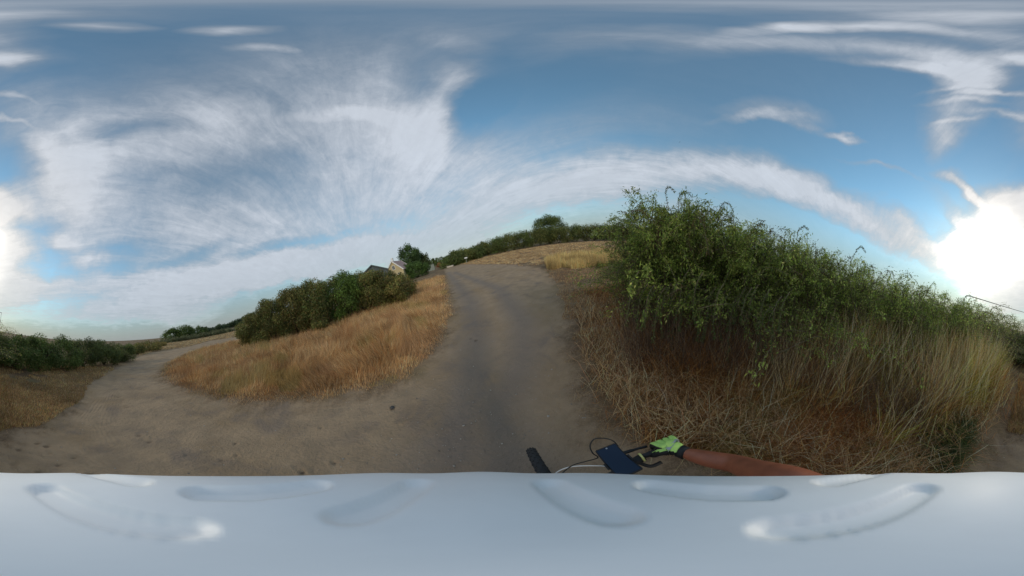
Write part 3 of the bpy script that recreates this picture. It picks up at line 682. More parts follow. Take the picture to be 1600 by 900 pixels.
# far field hedge ahead: a row of shrubs
gF = 'shrubs in the long hedge across the field'
def edge_y(tab, x):
    xs = [p[0] for p in tab]; return float(np.interp(x, xs, [p[1] for p in tab]))
ftop = [(704, 398), (720, 393), (740, 387), (780, 371), (820, 361), (860, 356), (900, 353), (940, 352), (990, 353)]
fbase = [(704, 413), (720, 408), (740, 404), (780, 394), (820, 385), (860, 380), (900, 377), (940, 376), (990, 374)]
fl = ['first dark shrub of the field hedge beside the white sign']
xs = [708, 718, 728, 739, 751, 763, 776, 789, 803, 817, 831, 845, 859, 873, 887, 901, 915, 929, 943, 957, 971, 985]
for i, px in enumerate(xs):
    d = float(np.interp(px, [700, 760, 860, 990], [50, 62, 75, 72])); lab = ORD[i] + ' dark shrub from the white sign in the long field hedge'
    bush_px(px, edge_y(fbase, px), edge_y(ftop, px), d, 4.2 + random.random() * .8, 5200, .34, FAR + ([OLB[0], OLB[2]] if i % 3 else DK), lab if i else fl[0], gF, lumps=22, stems=3, clump=.42)
b = spot(858, 360, 84); t = spot(858, 336, 84)
bush((b.x, b.y, 0), (9.6, 8.0, (t.z - 1.0) / 1.85), 22000, .38, DK + FAR, name='tree', label='large dome shaped dark tree rising above the field hedge', cat='tree', trunk=.35, lumps=80, clump=.24)
# far hedge beyond the road end
for i, (px, d, tp, w) in enumerate([(676, 120, 403.5, 3.2), (684, 120, 402, 3.4), (692, 115, 400.5, 3.6), (699, 110, 399, 3.4)]):
    bush_px(px, 410, tp, d, w, 1500, .5, DK, ['small far shrub at the left end of distant hedge', 'dark far shrub over the end of road', 'dark far shrub above the red brown bush', 'far shrub where the distant hedge meets the field hedge'][i], 'distant hedge at the road end', lumps=16, stems=2)
bush_px(692, 415, 408.5, 68, 2.6, 2500, .26, [(.16, .07, .035), (.13, .08, .035), (.2, .09, .05)], 'rusty red bush at the road end', None, lumps=14)

# house side
bush_px(652, 430, 408, 44, 3.6, 9000, .24, [(.035, .065, .02), (.045, .08, .024)], 'round dark hedge bush in front of the tall tree', None, lumps=30)
bush_px(636, 428, 411, 46, 2.2, 3500, .24, [(.045, .07, .022), (.05, .08, .024)], 'dark bush hiding the corner of yellow house', None, lumps=18)
b = spot(638, 396, 60); t = spot(638, 380.5, 60)
bush((b.x, b.y, 0), (4.1, 4.1, (t.z - 3.0) / 1.9), 12000, .34, [(.03, .06, .028), (.04, .07, .03), (.05, .08, .03)], name='tree', label='tall dark green tree standing behind the yellow house', cat='tree', trunk=2.6, lumps=40, clump=.3)
b = spot(654, 405, 66); t = spot(654, 396, 66)
bush((b.x, b.y, 0), (4.4, 4.4, (t.z - 1.6) / 1.9), 7000, .36, [(.035, .05, .02), (.05, .06, .025)], name='tree', label='lower round tree right of the tall dark tree', cat='tree', trunk=1.4, lumps=30)
b = spot(664, 408, 80); t = spot(664, 401, 80)
bush((b.x, b.y, 0), (4.0, 4.0, (t.z - 1.0) / 1.9), 4000, .4, DK, name='tree', label='small dark tree nearest the far road end', cat='tree', trunk=1.0, lumps=24)
bush_px(612, 425, 415, 47, 1.6, 2000, .24, DK, 'dark bush at the left foot of the yellow house', None, lumps=12)
# far left: bush mass, treeline and low hedge
for i, (px, tp, w, lab) in enumerate([(270, 514, 5.0, 'left end shrub of the rounded thicket beyond the field'), (290, 509.5, 5.6, 'tallest shrub in the rounded thicket beyond the field'), (308, 510.5, 5.2, 'right shrub in the rounded thicket beyond the field')]):
    bush_px(px, 528, tp, 78, w, 5000, .42, DK, lab, 'rounded thicket beyond the field', lumps=30)
bush_px(321, 525, 510, 105, 3.6, 2500, .5, [(.03, .05, .03)], 'small round dark tree in the gap right of thicket', None, lumps=16)
for i, px in enumerate(range(330, 400, 9)):
    tp = float(np.interp(px, [330, 345, 360, 378, 392, 402], [513, 508, 504.5, 498, 489, 486]))
    bush_px(px, tp + 12, tp, 190, 9, 1600, 1.0, [(.035, .055, .03), (.045, .065, .035)], ORD[i] + ' tree from the left in the distant treeline', 'trees in the distant treeline', name='tree', cat='tree', lumps=18)
for i, px in enumerate(range(262, 372, 11)):
    tp = float(np.interp(px, [262, 300, 340, 372], [530, 524, 517, 511])); d = 62
    bush_px(px, tp + 5, tp, d, 3.6, 1400, .3, [(.075, .085, .05), (.06, .075, .04), (.10, .10, .06)], ORD[i] + ' grey green shrub from the left in the low far hedge', 'low hedge of the far field', lumps=14, stems=2)

# ---------------------------------------------------------------- houses, signs, cable, bird
PLAST = mat('yellow_render', (.56, .45, .25), .85, bump=(14, .3, .02), noise=(1.3, .1)); WHITE = mat('white_paint', (.8, .79, .76), .6, noise=(3, .05))
TILE = mat('roof_tile', (.46, .30, .26), .8, noise=(2.0, .2)); SLATE = mat('slate', (.085, .10, .105), .7, noise=(2, .2)); GREY = mat('grey_board', (.10, .115, .115), .8, noise=(2, .2)); GLASS = mat('window_glass', (.03, .035, .045), .12)
def gable_house(name, centre, yaw, w, l, eave, ridge, wallm, roofm, label, chimney=None, windows=(), bargem=None):
    root = empty(name, centre, label, 'house', rz=yaw)
    bm = bmesh.new(); v = [bm.verts.new(p) for p in [(-w/2, -l/2, -.5), (w/2, -l/2, -.5), (w/2, -l/2, eave), (0, -l/2, ridge), (-w/2, -l/2, eave), (-w/2, l/2, -.5), (w/2, l/2, -.5), (w/2, l/2, eave), (0, l/2, ridge), (-w/2, l/2, eave)]]
    for f in [(0, 1, 2, 3, 4), (9, 8, 7, 6, 5), (0, 4, 9, 5), (1, 6, 7, 2)]: bm.faces.new([v[i] for i in f])
    bm_obj('wall', bm, wallm, root)
    th_ = math.atan2(ridge - eave, w / 2); sl_ = math.hypot(w / 2, ridge - eave)
    rows = 9
    rf = bmesh.new(); ov = .3
    for s in (-1, 1):
        rot = Matrix.Rotation(s * th_, 3, 'Y')
        for k in range(rows):
            a = (k + .5) / rows * (sl_ + ov)
            c = Vector((s * a * math.cos(th_), 0, ridge + .05 - a * math.sin(th_))) + rot @ Vector((0, 0, .05))
            box(rf, c, ((sl_ + ov) / rows * 1.04, l + .5, .06), rot @ Matrix.Rotation(s * -.05, 3, 'Y'))
    r_ = bm_obj('roof', rf, roofm, root)
    for s in (-1, 1):
        rot = Matrix.Rotation(s * th_, 3, 'Y'); c = Vector((s * w / 4 * 1.06, 0, (eave + ridge) / 2))
        for e in (-1, 1):
            vb = bmesh.new(); box(vb, (c.x, e * (l / 2 + .27), c.z), (sl_ * 1.08, .06, .24), rot); bm_obj('bargeboard', vb, bargem or WHITE, root)
    if chimney:
        cb = bmesh.new(); box(cb, (chimney[0], chimney[1], ridge + .2), (.5, .5, 1.0)); box(cb, (chimney[0], chimney[1], ridge + .74), (.6, .6, .1)); bm_obj('chimney', cb, WHITE, r_)
    for (wx_, wz, ww, wh) in windows:
        fb = bmesh.new()
        for (a, b_, c_, d_) in [(0, wh / 2, ww + .16, .08), (0, -wh / 2, ww + .16, .08), (ww / 2, 0, .08, wh), (-ww / 2, 0, .08, wh), (0, 0, .05, wh)]: box(fb, (wx_ + a, -l / 2 - .03, wz + b_), (c_, .10, d_))
        fr = bm_obj('window', fb, WHITE, root); pb = bmesh.new(); box(pb, (wx_, -l / 2 - .01, wz), (ww - .04, .05, wh - .04)); bm_obj('pane', pb, GLASS, fr)
    return root
b = spot(624, 425, 46); yaw = math.atan2(b.y, b.x) - math.pi / 2
gable_house('house', (b.x, b.y, 0), yaw - .30, 4.9, 8.5, 3.0, 5.4, PLAST, TILE, 'pale yellow house with pinkish roof and white chimney below a tall tree', (0, -3.4), [(0.1, 3.9, .7, .9), (-1.3, 1.9, .8, 1.0), (1.3, 1.9, .8, 1.0)])
b = spot(580, 420, 44); yaw = math.atan2(b.y, b.x) - math.pi / 2
gable_house('house', (b.x, b.y, 0), yaw + .05, 7.2, 8, 4.0, 5.8, GREY, SLATE, 'grey gabled house mostly hidden behind the island bushes', bargem=GREY)
# pale wall, post, slab and signs at the road end
bm = bmesh.new(); b = spot(674, 420, 62); box(bm, (0, 0, .9), (2.6, .3, 2.2), Matrix.Rotation(.9, 3, 'Z')); o = bm_obj('garden_wall', bm, mat('pale_wall', (.27, .30, .26), .9, noise=(1.5, .2))); o.location = (b.x, b.y, 0); tag(o, 'short pale grey green garden wall at the end of the road', 'wall')
b = spot(702, 414, 58); bm = bmesh.new(); box(bm, (0, 0, .55), (.7, .22, 1.25)); box(bm, (0, 0, 1.2), (.78, .3, .08)); o = bm_obj('gatepost', bm, WHITE); o.location = (b.x, b.y, 0); tag(o, 'squat white gatepost left of the field hedge', 'gatepost')
b = spot(704, 418, 48); bm = bmesh.new(); box(bm, (0, 0, .18), (2.0, .7, .45), Matrix.Rotation(.7, 3, 'Z')); bmesh.ops.bevel(bm, geom=bm.edges, offset=.04, segments=1, affect='EDGES'); o = bm_obj('stone_block', bm, mat('pale_stone', (.5, .44, .36), .9, noise=(4, .2))); o.location = (b.x, b.y, 0); tag(o, 'low pale stone block lying beside the far road', 'stone')
def sign(px, pyb, d, hgt, w, h, label):
    b = spot(px, pyb, d); root = empty('road_sign', (b.x, b.y, 0), label, 'sign', rz=math.atan2(b.y, b.x) - math.pi / 2)
    bm = bmesh.new(); tube(bm, [(0, 0, -.2), (0, 0, hgt + h * .4)], .05, 8); bm_obj('post', bm, mat('grey_metal', (.4, .4, .4), .5, .6), root)
    bm = bmesh.new(); box(bm, (0, -.07, hgt + h / 2), (w, .04, h)); bmesh.ops.bevel(bm, geom=bm.edges, offset=.01, segments=1, affect='EDGES'); bm_obj('panel', bm, WHITE, root)
sign(729.5, 411, 42, 1.25, .75, .26, 'small white blank sign on a post before the field hedge')
sign(713, 403, 52, 2.9, .45, .45, 'tiny pale square sign against the start of the field hedge')
sign(691, 410, 72, 1.5, .9, .4, 'low white sign over the rusty bush')
bm = bmesh.new(); b = spot(776, 385, 66)
# overhead cable between poles
pa = spot(1520, 464, 15.5); p1 = spot(1600, 488, 30); p0 = pa + (pa - p1) * .07 - Vector((0, 0, .16)); p2 = p1 + (p1 - pa) * .06; pb_ = (pa + p1) / 2
bm = bmesh.new(); tube(bm, spline([p0, pa, pb_, p1, p2], 14), .036, 6); o = bm_obj('overhead_cable', bm, mat('cable', (.06, .05, .045), .7), smooth=True); tag(o, 'dark overhead cable crossing bright sky above the right bank', 'cable')
def pole(p, label):
    root = empty('utility_pole', (p.x, p.y, 0), label, 'pole', 'poles that carry the overhead cable'); bm = bmesh.new(); tube(bm, [(0, 0, -.3), (0, 0, p.z + .05)], [.035, .025], 8); bm_obj('pole', bm, BARK, root, True)
    bm = bmesh.new(); tube(bm, [(-.06, 0, p.z - .1), (.06, 0, p.z - .1)], .02, 6); bm_obj('insulator', bm, WHITE, root)
pole(p2, 'thin pole at the far end of overhead cable by the trail'); pole(p0, 'thin pole behind the shrubs where overhead cable starts')
# bird
b = spot(1062, 222, 62); root = empty('bird', b, 'small dark bird gliding in the blue sky above the tallest shrub', 'bird')
bm = bmesh.new(); tube(bm, [(-.16, 0, 0), (-.05, 0, .01), (.08, 0, 0), (.17, 0, .01)], [.01, .035, .04, .012], 8)
for s in (-1, 1):
    v = [bm.verts.new(p) for p in [(-.03, s * .02, .01), (.09, s * .02, .01), (.05, s * .26, .07), (-.02, s * .24, .07), (-.12, s * .44, .03)]]
    bm.faces.new((v[0], v[1], v[2], v[3])); bm.faces.new((v[3], v[2], v[4]))
v = [bm.verts.new(p) for p in [(-.14, 0, .005), (-.27, .06, 0), (-.27, -.06, 0)]]; bm.faces.new(v)
bm_obj('body', bm, mat('dark_feather', (.03, .03, .03), .7), root)
# stones on the road
def stones():
    bm = bmesh.new(); xs_, ys_, rs_ = polar(2600, -180, 180, 1.1, 16, 1.0); sdv = signed(xs_, ys_); k = sdv > .05; xs_, ys_ = xs_[k][:620], ys_[k][:620]; zs = height(xs_, ys_, signed(xs_, ys_))
    V0 = []; F0 = []
    base = bmesh.new(); bmesh.ops.create_icosphere(base, subdivisions=1, radius=1); bv = np.array([v.co[:] for v in base.verts]); bf = np.array([[v.index for v in f.verts] for f in base.faces]); base.free()
    for x_, y_, z_ in zip(xs_, ys_, zs):
        s = .003 + .008 * random.random() ** 3; q = bv * np.array([s * (1 + random.random()), s * (1 + random.random()), s * .7]) * (1 + rng.normal(0, .15, (len(bv), 1)))
        F0.append(bf + len(V0) * len(bv)); V0.append(q + [x_, y_, z_])
    V0 = np.concatenate(V0); F0 = np.concatenate(F0); c = np.repeat(pal(len(xs_), [(.42, .38, .33), (.30, .25, .21), (.22, .18, .15), (.5, .46, .4)]), len(bv), 0)
    o = link('pebbles', npmesh('pebbles', V0, F0, col=c), STRAW); tag(o, 'small pebbles scattered over the sandy road', 'pebbles', kind='stuff')
stones()
p = at(612, 635); bm = bmesh.new(); bmesh.ops.create_icosphere(bm, subdivisions=2, radius=.035)
for v in bm.verts: v.co = Vector((v.co.x * 1.2, v.co.y, v.co.z * .6)) * (1 + random.uniform(-.15, .15))
o = bm_obj('stone', bm, mat('dark_stone', (.07, .065, .06), .9)); o.location = (p.x, p.y, gz_at(p.x, p.y) - .03); tag(o, 'single dark stone lying alone on the sandy road', 'stone')

# ---------------------------------------------------------------- bicycle, phone, rider
HF = Vector((-math.sin(R(45)), math.cos(R(45)), 0)); HR = Vector((math.cos(R(45)), math.sin(R(45)), 0)); ZU = Vector((0, 0, 1))
def B(f, r, z): return HF * f + HR * r + ZU * z
RUB = mat('tyre_rubber', (.028, .028, .028), .85, bump=(60, .3, .004)); BLK = mat('black_metal', (.018, .018, .02), .4, .3); BPL = mat('black_rubber', (.015, .015, .015), .7)
FRM = mat('bike_paint', (.03, .035, .04), .35, .2, coat=.5); ALU = mat('aluminium', (.55, .55, .56), .35, .9)
GZ0 = gz_at(0.0, 0.0) - .05
bike = empty('bicycle', (0, 0, 0), 'black mountain bicycle under the rider with knobbly front tyre', 'bicycle')
WR, TR_ = .355, .031
def wheel(fc):
    c = B(fc, 0, WR + GZ0 + .0)
    bm = bmesh.new(); n = 72; m_ = 12
    def P(a, k, rr2, ww): return c + HF * math.cos(a) * rr2 + ZU * math.sin(a) * rr2 + HR * ww
    rings = [[bm.verts.new(P(2 * math.pi * i / n, 0, WR - TR_ + math.cos(2 * math.pi * k / m_) * TR_, math.sin(2 * math.pi * k / m_) * TR_ * 1.08)) for k in range(m_)] for i in range(n)]
    for i in range(n):
        for k in range(m_): bm.faces.new((rings[i][k], rings[(i + 1) % n][k], rings[(i + 1) % n][(k + 1) % m_], rings[i][(k + 1) % m_]))
    w = bm_obj('wheel', bm, RUB, bike, True)
    kb = bmesh.new()
    for i in range(76):
        a = 2 * math.pi * i / 76
        for kk in ((-.55, .55) if i % 2 else (-1.05, 0, 1.05)):
            q = c + (HF * math.cos(a) + ZU * math.sin(a)) * (WR - TR_ + math.cos(kk) * TR_ * 1.02) + HR * math.sin(kk) * TR_ * 1.1
            nrm = ((HF * math.cos(a) + ZU * math.sin(a)) * math.cos(kk) + HR * math.sin(kk)).normalized(); tan = (-HF * math.sin(a) + ZU * math.cos(a))
            rot = Matrix((tan, nrm.cross(tan), nrm)).transposed(); box(kb, q, (.013, .011, .008), rot)
    t = bm_obj('tread', kb, RUB, w); t['kind'] = 'stuff'
    rb = bmesh.new(); pts = [c + (HF * math.cos(a) + ZU * math.sin(a)) * (WR - TR_ * 2 + .004) for a in [2 * math.pi * i / 48 for i in range(49)]]; tube(rb, pts, .011, 8, False); bm_obj('rim', rb, BLK, w, True)
    sb = bmesh.new()
    for i in range(28):
        a = 2 * math.pi * i / 28; s = (-1) ** i * .025
        tube(sb, [c + HR * s + (HF * math.cos(a + .5) + ZU * math.sin(a + .5)) * .02, c + (HF * math.cos(a) + ZU * math.sin(a)) * (WR - TR_ * 2)], .0011, 4)
    sp = bm_obj('spokes', sb, ALU, w); sp['kind'] = 'stuff'
    hb = bmesh.new(); tube(hb, [c - HR * .05, c + HR * .05], .02, 12); bm_obj('hub', hb, BLK, w, True)
    return c
c1 = wheel(.46); c2 = wheel(-.66)
BC = B(.20, 0, 1.03)
grip_mid = at(1041, 700, 1.10)
grip_r = grip_mid.dot(HR); grip_f = grip_mid.dot(HF)
def HB(side, dr, df, z): return B(grip_f + df, side * (grip_r + dr), z)
GI, GO = (-.062, .036), (.055, -.032)
barp = [HB(-1, .05, -.03, 1.098), HB(-1, -.06, .035, 1.098), B(.178, -.27, 1.075), B(.20, -.05, 1.035), B(.20, .05, 1.035), B(.178, .27, 1.075), HB(1, -.06, .035, 1.098), HB(1, .05, -.03, 1.098)]
def part(nm, pts, rad, m_, parent=bike, seg=10, n=6, sm=True):
    bm = bmesh.new(); tube(bm, spline(pts, n) if n else pts, rad, seg); return bm_obj(nm, bm, m_, parent, sm)
part('handlebar', barp, .0135, BLK)
for s in (-1, 1): part('grip', [HB(s, *GI, 1.098), HB(s, *GO, 1.098)], .0165, BPL, n=0)
bb = B(-.24, 0, .33 + GZ0); ht = B(.15, 0, .93); hb_ = B(.21, 0, .78); seat = B(-.47, 0, .88)
bm = bmesh.new()
for a, b_, r_ in [(hb_, bb, .022), (ht - ZU * .05, seat - ZU * .12, .019), (bb, seat, .017), (ht, hb_, .024)]: tube(bm, [a, b_], r_, 12)
for s in (-1, 1): tube(bm, [bb + HR * s * .03, c2 + HR * s * .065], .010, 8); tube(bm, [seat - ZU * .12 + HR * s * .01, c2 + HR * s * .065], .009, 8)
bm_obj('frame', bm, FRM, bike, True)
bm = bmesh.new()
tube(bm, [hb_ - HR * .06 , hb_ + HR * .06], .02, 8)
for s in (-1, 1): tube(bm, [hb_ + HR * s * .055, c1 + HR * s * .055], [.019, .015], 10)
bm_obj('fork', bm, BLK, bike, True)
part('stem', [ht, B(.155, 0, 1.0), BC], .018, BLK)
part('seatpost', [seat - ZU * .03, B(-.50, 0, .96)], .014, BLK, n=0)
bm = bmesh.new(); sv = []
for f_, w_, z_ in [(-.36, .02, .975), (-.42, .026, .982), (-.50, .05, .985), (-.57, .075, .99), (-.63, .07, .992)]: sv.append([bm.verts.new(B(f_, w_ * math.cos(t), z_ + .018 * math.sin(t))) for t in [2 * math.pi * k / 10 for k in range(10)]])
for i in range(4):
    for k in range(10): bm.faces.new((sv[i][k], sv[i][(k + 1) % 10], sv[i + 1][(k + 1) % 10], sv[i + 1][k]))
bm.faces.new(sv[0][::-1]); bm.faces.new(sv[-1]); bm_obj('saddle', bm, BPL, bike, True)
bm = bmesh.new(); tube(bm, [bb - HR * .08, bb + HR * .08], .018, 10)
tube(bm, [bb + HR * .08, bb + HR * .085 + HF * .16 - ZU * .05], .011, 8); tube(bm, [bb - HR * .08, bb - HR * .085 - HF * .16 + ZU * .05], .011, 8)
tube(bm, [bb + HR * .045 , bb + HR * .05], .085, 24)
bm_obj('crank', bm, ALU, bike, True)
for s in (-1, 1):
    bm = bmesh.new(); q = bb + HR * s * .14 + HF * s * .16 - ZU * s * .05; box(bm, q, (.1, .1, .022), Matrix.Rotation(R(45), 3, 'Z')); bm_obj('pedal', bm, BLK, bike)
# brake levers, clamps
for s in (-1, 1):
    part('brake_lever', [HB(s, -.17, .085, 1.09), HB(s, -.14, .125, 1.08), HB(s, -.07, .105, 1.07), HB(s, -.02, .075, 1.07)], [.011] * 6 + [.009] * 6 + [.007] * 7, BLK)
    part('clamp', [HB(s, -.15, .060, 1.085), HB(s, -.09, .048, 1.093)], .021, BPL, n=0, seg=12)
    part('shifter', [HB(s, -.12, .045, 1.08), HB(s, -.11, .0, 1.07), HB(s, -.07, -.02, 1.07)], .009, BPL)
part('reflective_band', [HB(1, -.098, .052, 1.093), HB(1, -.090, .048, 1.094)], .024, mat('yellow_band', (.75, .72, .25), .5), n=0, seg=14)
# phone on its mount
ZP = 1.14
pc = [at(927, 707, ZP), at(965, 692, ZP + .01), at(1012, 734, ZP), at(960, 744, ZP - .01)]
cen = (pc[0] + pc[1] + pc[2] + pc[3]) / 4; lx = ((pc[3] + pc[2]) / 2 - (pc[0] + pc[1]) / 2).normalized(); sx = ((pc[1] + pc[2]) / 2 - (pc[0] + pc[3]) / 2); sx = (sx - lx * sx.dot(lx)).normalized()
PW, PL = .086, .168
print('phone dims', (pc[0] - pc[1]).length, (pc[1] - pc[2]).length, (pc[0] - pc[3]).length)
rotp = Matrix((sx, lx, sx.cross(lx))).transposed()
if rotp.col[2].z < 0: rotp = Matrix((-sx, lx, (-sx).cross(lx))).transposed()
phone = empty('phone', cen, 'dark smartphone held by a mount on the handlebar', 'phone')
def rbox(nm, c, s, m_, parent, bev=.006, seg=3):
    bm = bmesh.new(); box(bm, (0, 0, 0), s); bmesh.ops.bevel(bm, geom=[e for e in bm.edges], offset=bev, segments=seg, affect='EDGES')
    bmesh.ops.transform(bm, matrix=Matrix.Translation(c) @ rotp.to_4x4(), verts=bm.verts); return bm_obj(nm, bm, m_, parent, False)
rbox('case', Vector((0, 0, 0)), (PW, PL, .011), BPL, phone, .004)
scr = rbox('screen', rotp @ Vector((0, 0, .0045)), (PW - .008, PL - .012, .004), mat('phone_glass', (.012, .025, .05), .25, spec=.35), phone, .0015, 1)
bm = bmesh.new(); bmesh.ops.create_cone(bm, segments=16, radius1=.0035, radius2=.0035, depth=.002, cap_ends=True); bmesh.ops.transform(bm, matrix=Matrix.Translation(rotp @ Vector((0, -PL / 2 + .012, .0072))) @ rotp.to_4x4(), verts=bm.verts); bm_obj('lens', bm, ALU, phone)
bm = bmesh.new(); tube(bm, [cen - rotp.col[2] * .01, B(.19, .20, 1.06)], .016, 10)
for sg in (-1, 1): box(bm, cen + rotp @ Vector((sg * (PW / 2 + .003), .01, 0)), (.006, .03, .02), rotp)
o = bm_obj('phone_mount', bm, BPL, bike)
def cable(nm, pts, rad, m_, label):
    bm = bmesh.new(); tube(bm, spline(pts, 10), rad, 8); o = bm_obj(nm, bm, m_, None, True); tag(o, label, 'cable'); return o
WCB = mat('white_cable', (.7, .7, .68), .5)
ptop = cen + rotp @ Vector((.012, -PL / 2 - .004, 0))
cable('charging_cable', [at(966, 697, 1.118), at(958, 689, 1.14), at(945, 685, 1.15), at(929, 686, 1.15), at(922, 696, 1.14), at(926, 708, 1.11), at(934, 715, 1.09), at(915, 721, 1.05), at(895, 727, 1.04), at(879, 739, 1.03), at(872, 752, 1.0)], .0028, BPL, 'thin black cable looping from the phone top')
cable('brake_cable', [at(960, 733, 1.05), at(940, 728, 1.05), at(905, 728, 1.04), at(882, 732, 1.02), at(866, 742, .98), at(858, 760, .9), c1 + HR * .05 + ZU * .1], .0030, WCB, 'white cable curving from the handlebar over the front tyre')

# rider ---------------------------------------------------------
SKIN = mat('skin', (.33, .105, .052), .5, bump=(40, .15, .004), noise=(26, .16)); CLOTH = mat('jersey', (.74, .75, .74), .9, bump=(90, .3, .003)); SHORT = mat('shorts', (.03, .03, .035), .9)
rider = empty('person', (0, 0, 0), 'person riding the bicycle with a bare tanned arm, lime glove and white helmet', 'person')
def skinned(name, joints, edges, radii, m_, parent, root_i=0, sub=2):
    me = bpy.data.meshes.new(name); me.from_pydata([tuple(j) for j in joints], edges, []); me.update()
    o = bpy.data.objects.new(name, me); C.objects.link(o)
    mod = o.modifiers.new('skin', 'SKIN'); mod.use_smooth_shade = True
    sv_ = me.skin_vertices[0].data
    for i, r_ in enumerate(radii):
        rx, ry = r_ if isinstance(r_, tuple) else (r_, r_); sv_[i].radius = (rx, ry)
        sv_[i].use_root = (i == root_i)
    s = o.modifiers.new('sub', 'SUBSURF'); s.levels = sub; s.render_levels = sub
    dg = bpy.context.evaluated_depsgraph_get(); me2 = bpy.data.meshes.new_from_object(o.evaluated_get(dg)); bpy.data.objects.remove(o)
    me2.materials.clear(); return link(name, me2, m_, parent, True)
head_c = Vector((0, 0, CAMH)) - up * .305
neck = B(-.12, -.03, 1.52); chest = B(-.25, 0, 1.36); waist = B(-.42, 0, 1.15); pelv = B(-.49, 0, 1.03)
shR = Vector((.288, -.03, 1.43)); shL = B(-.22, -.19, 1.43); elR = Vector((.335, .15, 1.225)); wrR = at(1066, 706, 1.145); elL = B(-.05, -.35, 1.20); wrL = B(grip_f - .07, -grip_r + .01, 1.145)
hipR = B(-.47, .10, .98); hipL = B(-.47, -.10, .98)
kR = B(-.08, .14, .72); kL = B(-.14, -.14, .84); aR = bb + HR * .14 + HF * .10 + ZU * .04; aL = bb - HR * .14 - HF * .22 + ZU * .14
J = [pelv, waist, chest, neck, head_c, shR, (shR + elR) / 2, elR, (elR * .55 + wrR * .45), wrR, shL, elL, wrL, hipR, kR, aR, hipL, kL, aL, aR + HF * .15 - ZU * .03, aL + HF * .15 - ZU * .03]
Eg = [(0, 1), (1, 2), (2, 3), (3, 4), (2, 5), (5, 6), (6, 7), (7, 8), (8, 9), (2, 10), (10, 11), (11, 12), (0, 13), (13, 14), (14, 15), (0, 16), (16, 17), (17, 18), (15, 19), (18, 20)]
Rd = [.13, .12, .135, .06, .095, .058, .052, .045, .043, .028, .058, .044, .028, .085, .06, .042, .085, .06, .042, .035, .035]
body = skinned('body', J, Eg, Rd, SKIN, rider)
# clothes follow the body
jersey = skinned('jersey', [pelv + ZU * .03, waist, chest, neck - ZU * .03, shR + (chest - shR) * .12, shL, shL + (elL - shL) * .45], [(0, 1), (1, 2), (2, 3), (2, 4), (2, 5), (5, 6)], [.145, .135, .15, .075, .062, .075, .066], CLOTH, rider)
shorts = skinned('shorts', [pelv, hipR, hipR + (kR - hipR) * .7, hipL, hipL + (kL - hipL) * .7], [(0, 1), (1, 2), (0, 3), (3, 4)], [.148, .10, .078, .10, .078], SHORT, rider)
for an, nm in ((aR, 'shoe'), (aL, 'shoe')):
    skinned('shoe', [an - HF * .05 - ZU * .05, an + HF * .06 - ZU * .05, an + HF * .19 - ZU * .055], [(0, 1), (1, 2)], [.042, .046, .036], BLK, rider, sub=1)
# glove: palm with four curled fingers and a thumb, lime back and black palm
LIME = mat('lime_fabric', (.44, .70, .17), .85, bump=(70, .5, .004), noise=(40, .12)); REFL = mat('reflective_grey', (.38, .40, .38), .5)
def glove(gm, ax, wr, inner, full):
    """gm grip centre, ax outward along the bar, wr wrist"""
    back = (gm - wr); back = (back - ax * back.dot(ax)).normalized(); upv = ax.cross(back); upv = upv if upv.z > 0 else -upv
    pal_c = gm + upv * .028 - back * .028
    js = [wr, wr + (pal_c - wr) * .5, pal_c]; es = [(0, 1), (1, 2)]; rd = [(.031, .031), (.034, .026), (.030, .020)]
    for k in range(4):
        off = ax * (-.036 + .024 * k); ln_ = [.9, 1.05, 1.0, .8][k] if inner > 0 else [.8, 1, 1.05, .9][k]
        kn = gm + off + upv * .036 + back * .006; m1 = gm + off * 1.02 + back * (.034 * ln_) + upv * .018; m2 = gm + off * 1.02 + back * .026 - upv * .018; m3 = gm + off * 1.0 + back * .002 - upv * .028
        b0 = len(js); kr = pal_c + off * .8 + upv * .004
        js += [kr, kn, m1, m2, m3]; es += [(2, b0), (b0, b0 + 1), (b0 + 1, b0 + 2), (b0 + 2, b0 + 3), (b0 + 3, b0 + 4)]; rd += [.016, .0125, .0108, .0100, .009]
    b0 = len(js); tdir = -ax
    js += [pal_c + tdir * .035 - back * .01 - upv * .01, gm + tdir * .055 - back * .005 - upv * .012, gm + tdir * .058 + back * .020 - upv * .020]; es += [(1, b0), (b0, b0 + 1), (b0 + 1, b0 + 2)]; rd += [.016, .0125, .0105]
    js = [j if i == 0 else gm + (j - gm) * 1.14 for i, j in enumerate(js)]; rd = [tuple(q * 1.14 for q in v) if isinstance(v, tuple) else v * 1.14 for v in rd]
    return js, es, rd, back, upv, pal_c
axR = (HB(1, *GO, 0) - HB(1, *GI, 0)).normalized()
js, es, rd, back, upv, pal_c = glove(grip_mid, axR, wrR, 1, True)
gl = skinned('glove', js, es, rd, BPL, rider, sub=2)
gl['label'] = 'black cycling glove with lime back on the right hand'
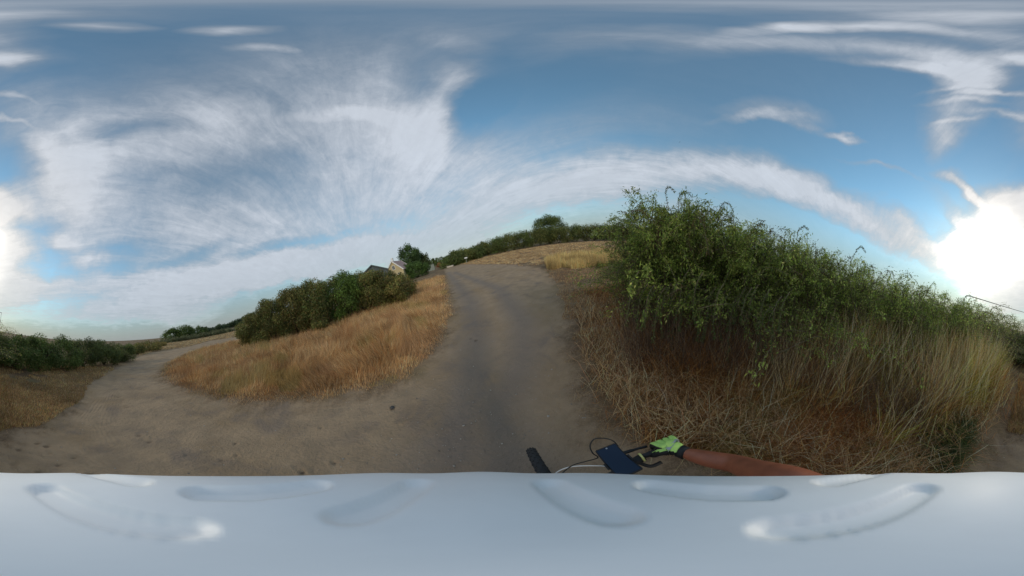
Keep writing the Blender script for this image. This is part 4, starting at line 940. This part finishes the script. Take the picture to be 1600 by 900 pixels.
# lime back: a shell lying over the outer faces of the glove
def shell(src, cond, off, m_, nm, parent):
    me = src.data; bm = bmesh.new(); bm.from_mesh(me); bm.normal_update()
    kill = [f for f in bm.faces if not cond(f.calc_center_median(), f.normal)]
    bmesh.ops.delete(bm, geom=kill, context='FACES')
    left, best = set(bm.faces), []                      # keep the one largest patch
    while left:
        st = [left.pop()]; isl = list(st)
        while st:
            f = st.pop()
            for e in f.edges:
                for g in e.link_faces:
                    if g in left: left.discard(g); st.append(g); isl.append(g)
        if len(isl) > len(best): best = isl
    keep = set(best); bmesh.ops.delete(bm, geom=[f for f in bm.faces if f not in keep], context='FACES')
    nv = {v: v.normal.copy() for v in bm.verts}
    for v in bm.verts: v.co += nv[v] * off
    return bm_obj(nm, bm, m_, parent, True)
LB = (upv * .75 + axR * .65).normalized()
shell(gl, lambda c, n: n.dot(LB) > .02 and (c - wrR).dot((pal_c - wrR).normalized()) > .005 and (c - grip_mid).dot(upv) > -.018, .0035, LIME, 'glove_back', gl)
shell(gl, lambda c, n: n.dot(LB) > .25 and .030 < (c - wrR).dot((pal_c - wrR).normalized()) < .052, .0052, REFL, 'reflective_patch', gl)
bm = bmesh.new(); tube(bm, [wrR - (pal_c - wrR).normalized() * .018, wrR + (pal_c - wrR).normalized() * .012], .0335, 16); bm_obj('cuff', bm, BPL, gl, True)
gmL = B(grip_f, -grip_r, 1.098); axL = (HB(-1, *GO, 0) - HB(-1, *GI, 0)).normalized()
js, es, rd, bL, uL, pL = glove(gmL, axL, wrL, -1, True); g2_ = skinned('glove', js, es, rd, BPL, rider, sub=2)
# helmet: shell with vents, tilted with the head
def helmet():
    hf = (HF - up * HF.dot(up)).normalized(); hr = hf.cross(up)
    mt = Matrix((hf, hr * -1, up)).transposed().to_4x4(); mt.translation = head_c + up * .012
    bm = bmesh.new(); bmesh.ops.create_uvsphere(bm, u_segments=200, v_segments=130, radius=1)
    bmesh.ops.delete(bm, geom=[v for v in bm.verts if v.co.z < -.15], context='VERTS')
    A = (.1665, .160, .130)
    for v in bm.verts:
        x, y, z = v.co; k = 1 + .006 * math.cos(y * 11) * max(0, min(1, z * 3))
        for cx_, cy_, hl in ((.42, .27, .17), (-.30, .27, .22), (.12, .56, .2), (-.5, .60, .14)):
            q = math.hypot(max(0, abs(x - cx_) - hl), abs(abs(y) - cy_)) / .05
            k -= .05 * max(0, min(1, (1.45 - q) / .6)) if z > 0 else 0
        v.co = Vector((x * A[0], y * A[1], z * A[2])) * k
    bmesh.ops.solidify(bm, geom=bm.faces, thickness=.012)
    bmesh.ops.transform(bm, matrix=mt, verts=bm.verts)
    o = bm_obj('helmet', bm, mat('helmet_shell', (.86, .86, .85), .5, noise=(30, .03)), rider, True)
helmet()
# face on the head
fh = (HF - up * HF.dot(up)).normalized(); hr_ = fh.cross(up)
bm = bmesh.new(); tube(bm, [head_c + fh * .098 - up * .02, head_c + fh * .118 - up * .055, head_c + fh * .10 - up * .062], [.007, .012, .008], 8); bm_obj('nose', bm, SKIN, rider, True)
for s in (-1, 1):
    bm = bmesh.new(); bmesh.ops.create_uvsphere(bm, u_segments=12, v_segments=8, radius=.012); bmesh.ops.translate(bm, verts=bm.verts, vec=head_c + fh * .088 + hr_ * s * .032 - up * .02); bm_obj('eye', bm, WHITE, rider, True)
    bm = bmesh.new(); tube(bm, [head_c + hr_ * s * .094 - up * .02, head_c + hr_ * s * .100 - up * .05, head_c + hr_ * s * .092 - up * .07], [.012, .014, .008], 8); bm_obj('ear', bm, SKIN, rider, True)
bm = bmesh.new(); tube(bm, [head_c + fh * .09 - up * .085 - hr_ * .022, head_c + fh * .099 - up * .086, head_c + fh * .09 - up * .085 + hr_ * .022], .005, 6); bm_obj('mouth', bm, mat('lips', (.30, .09, .07), .5), rider, True)
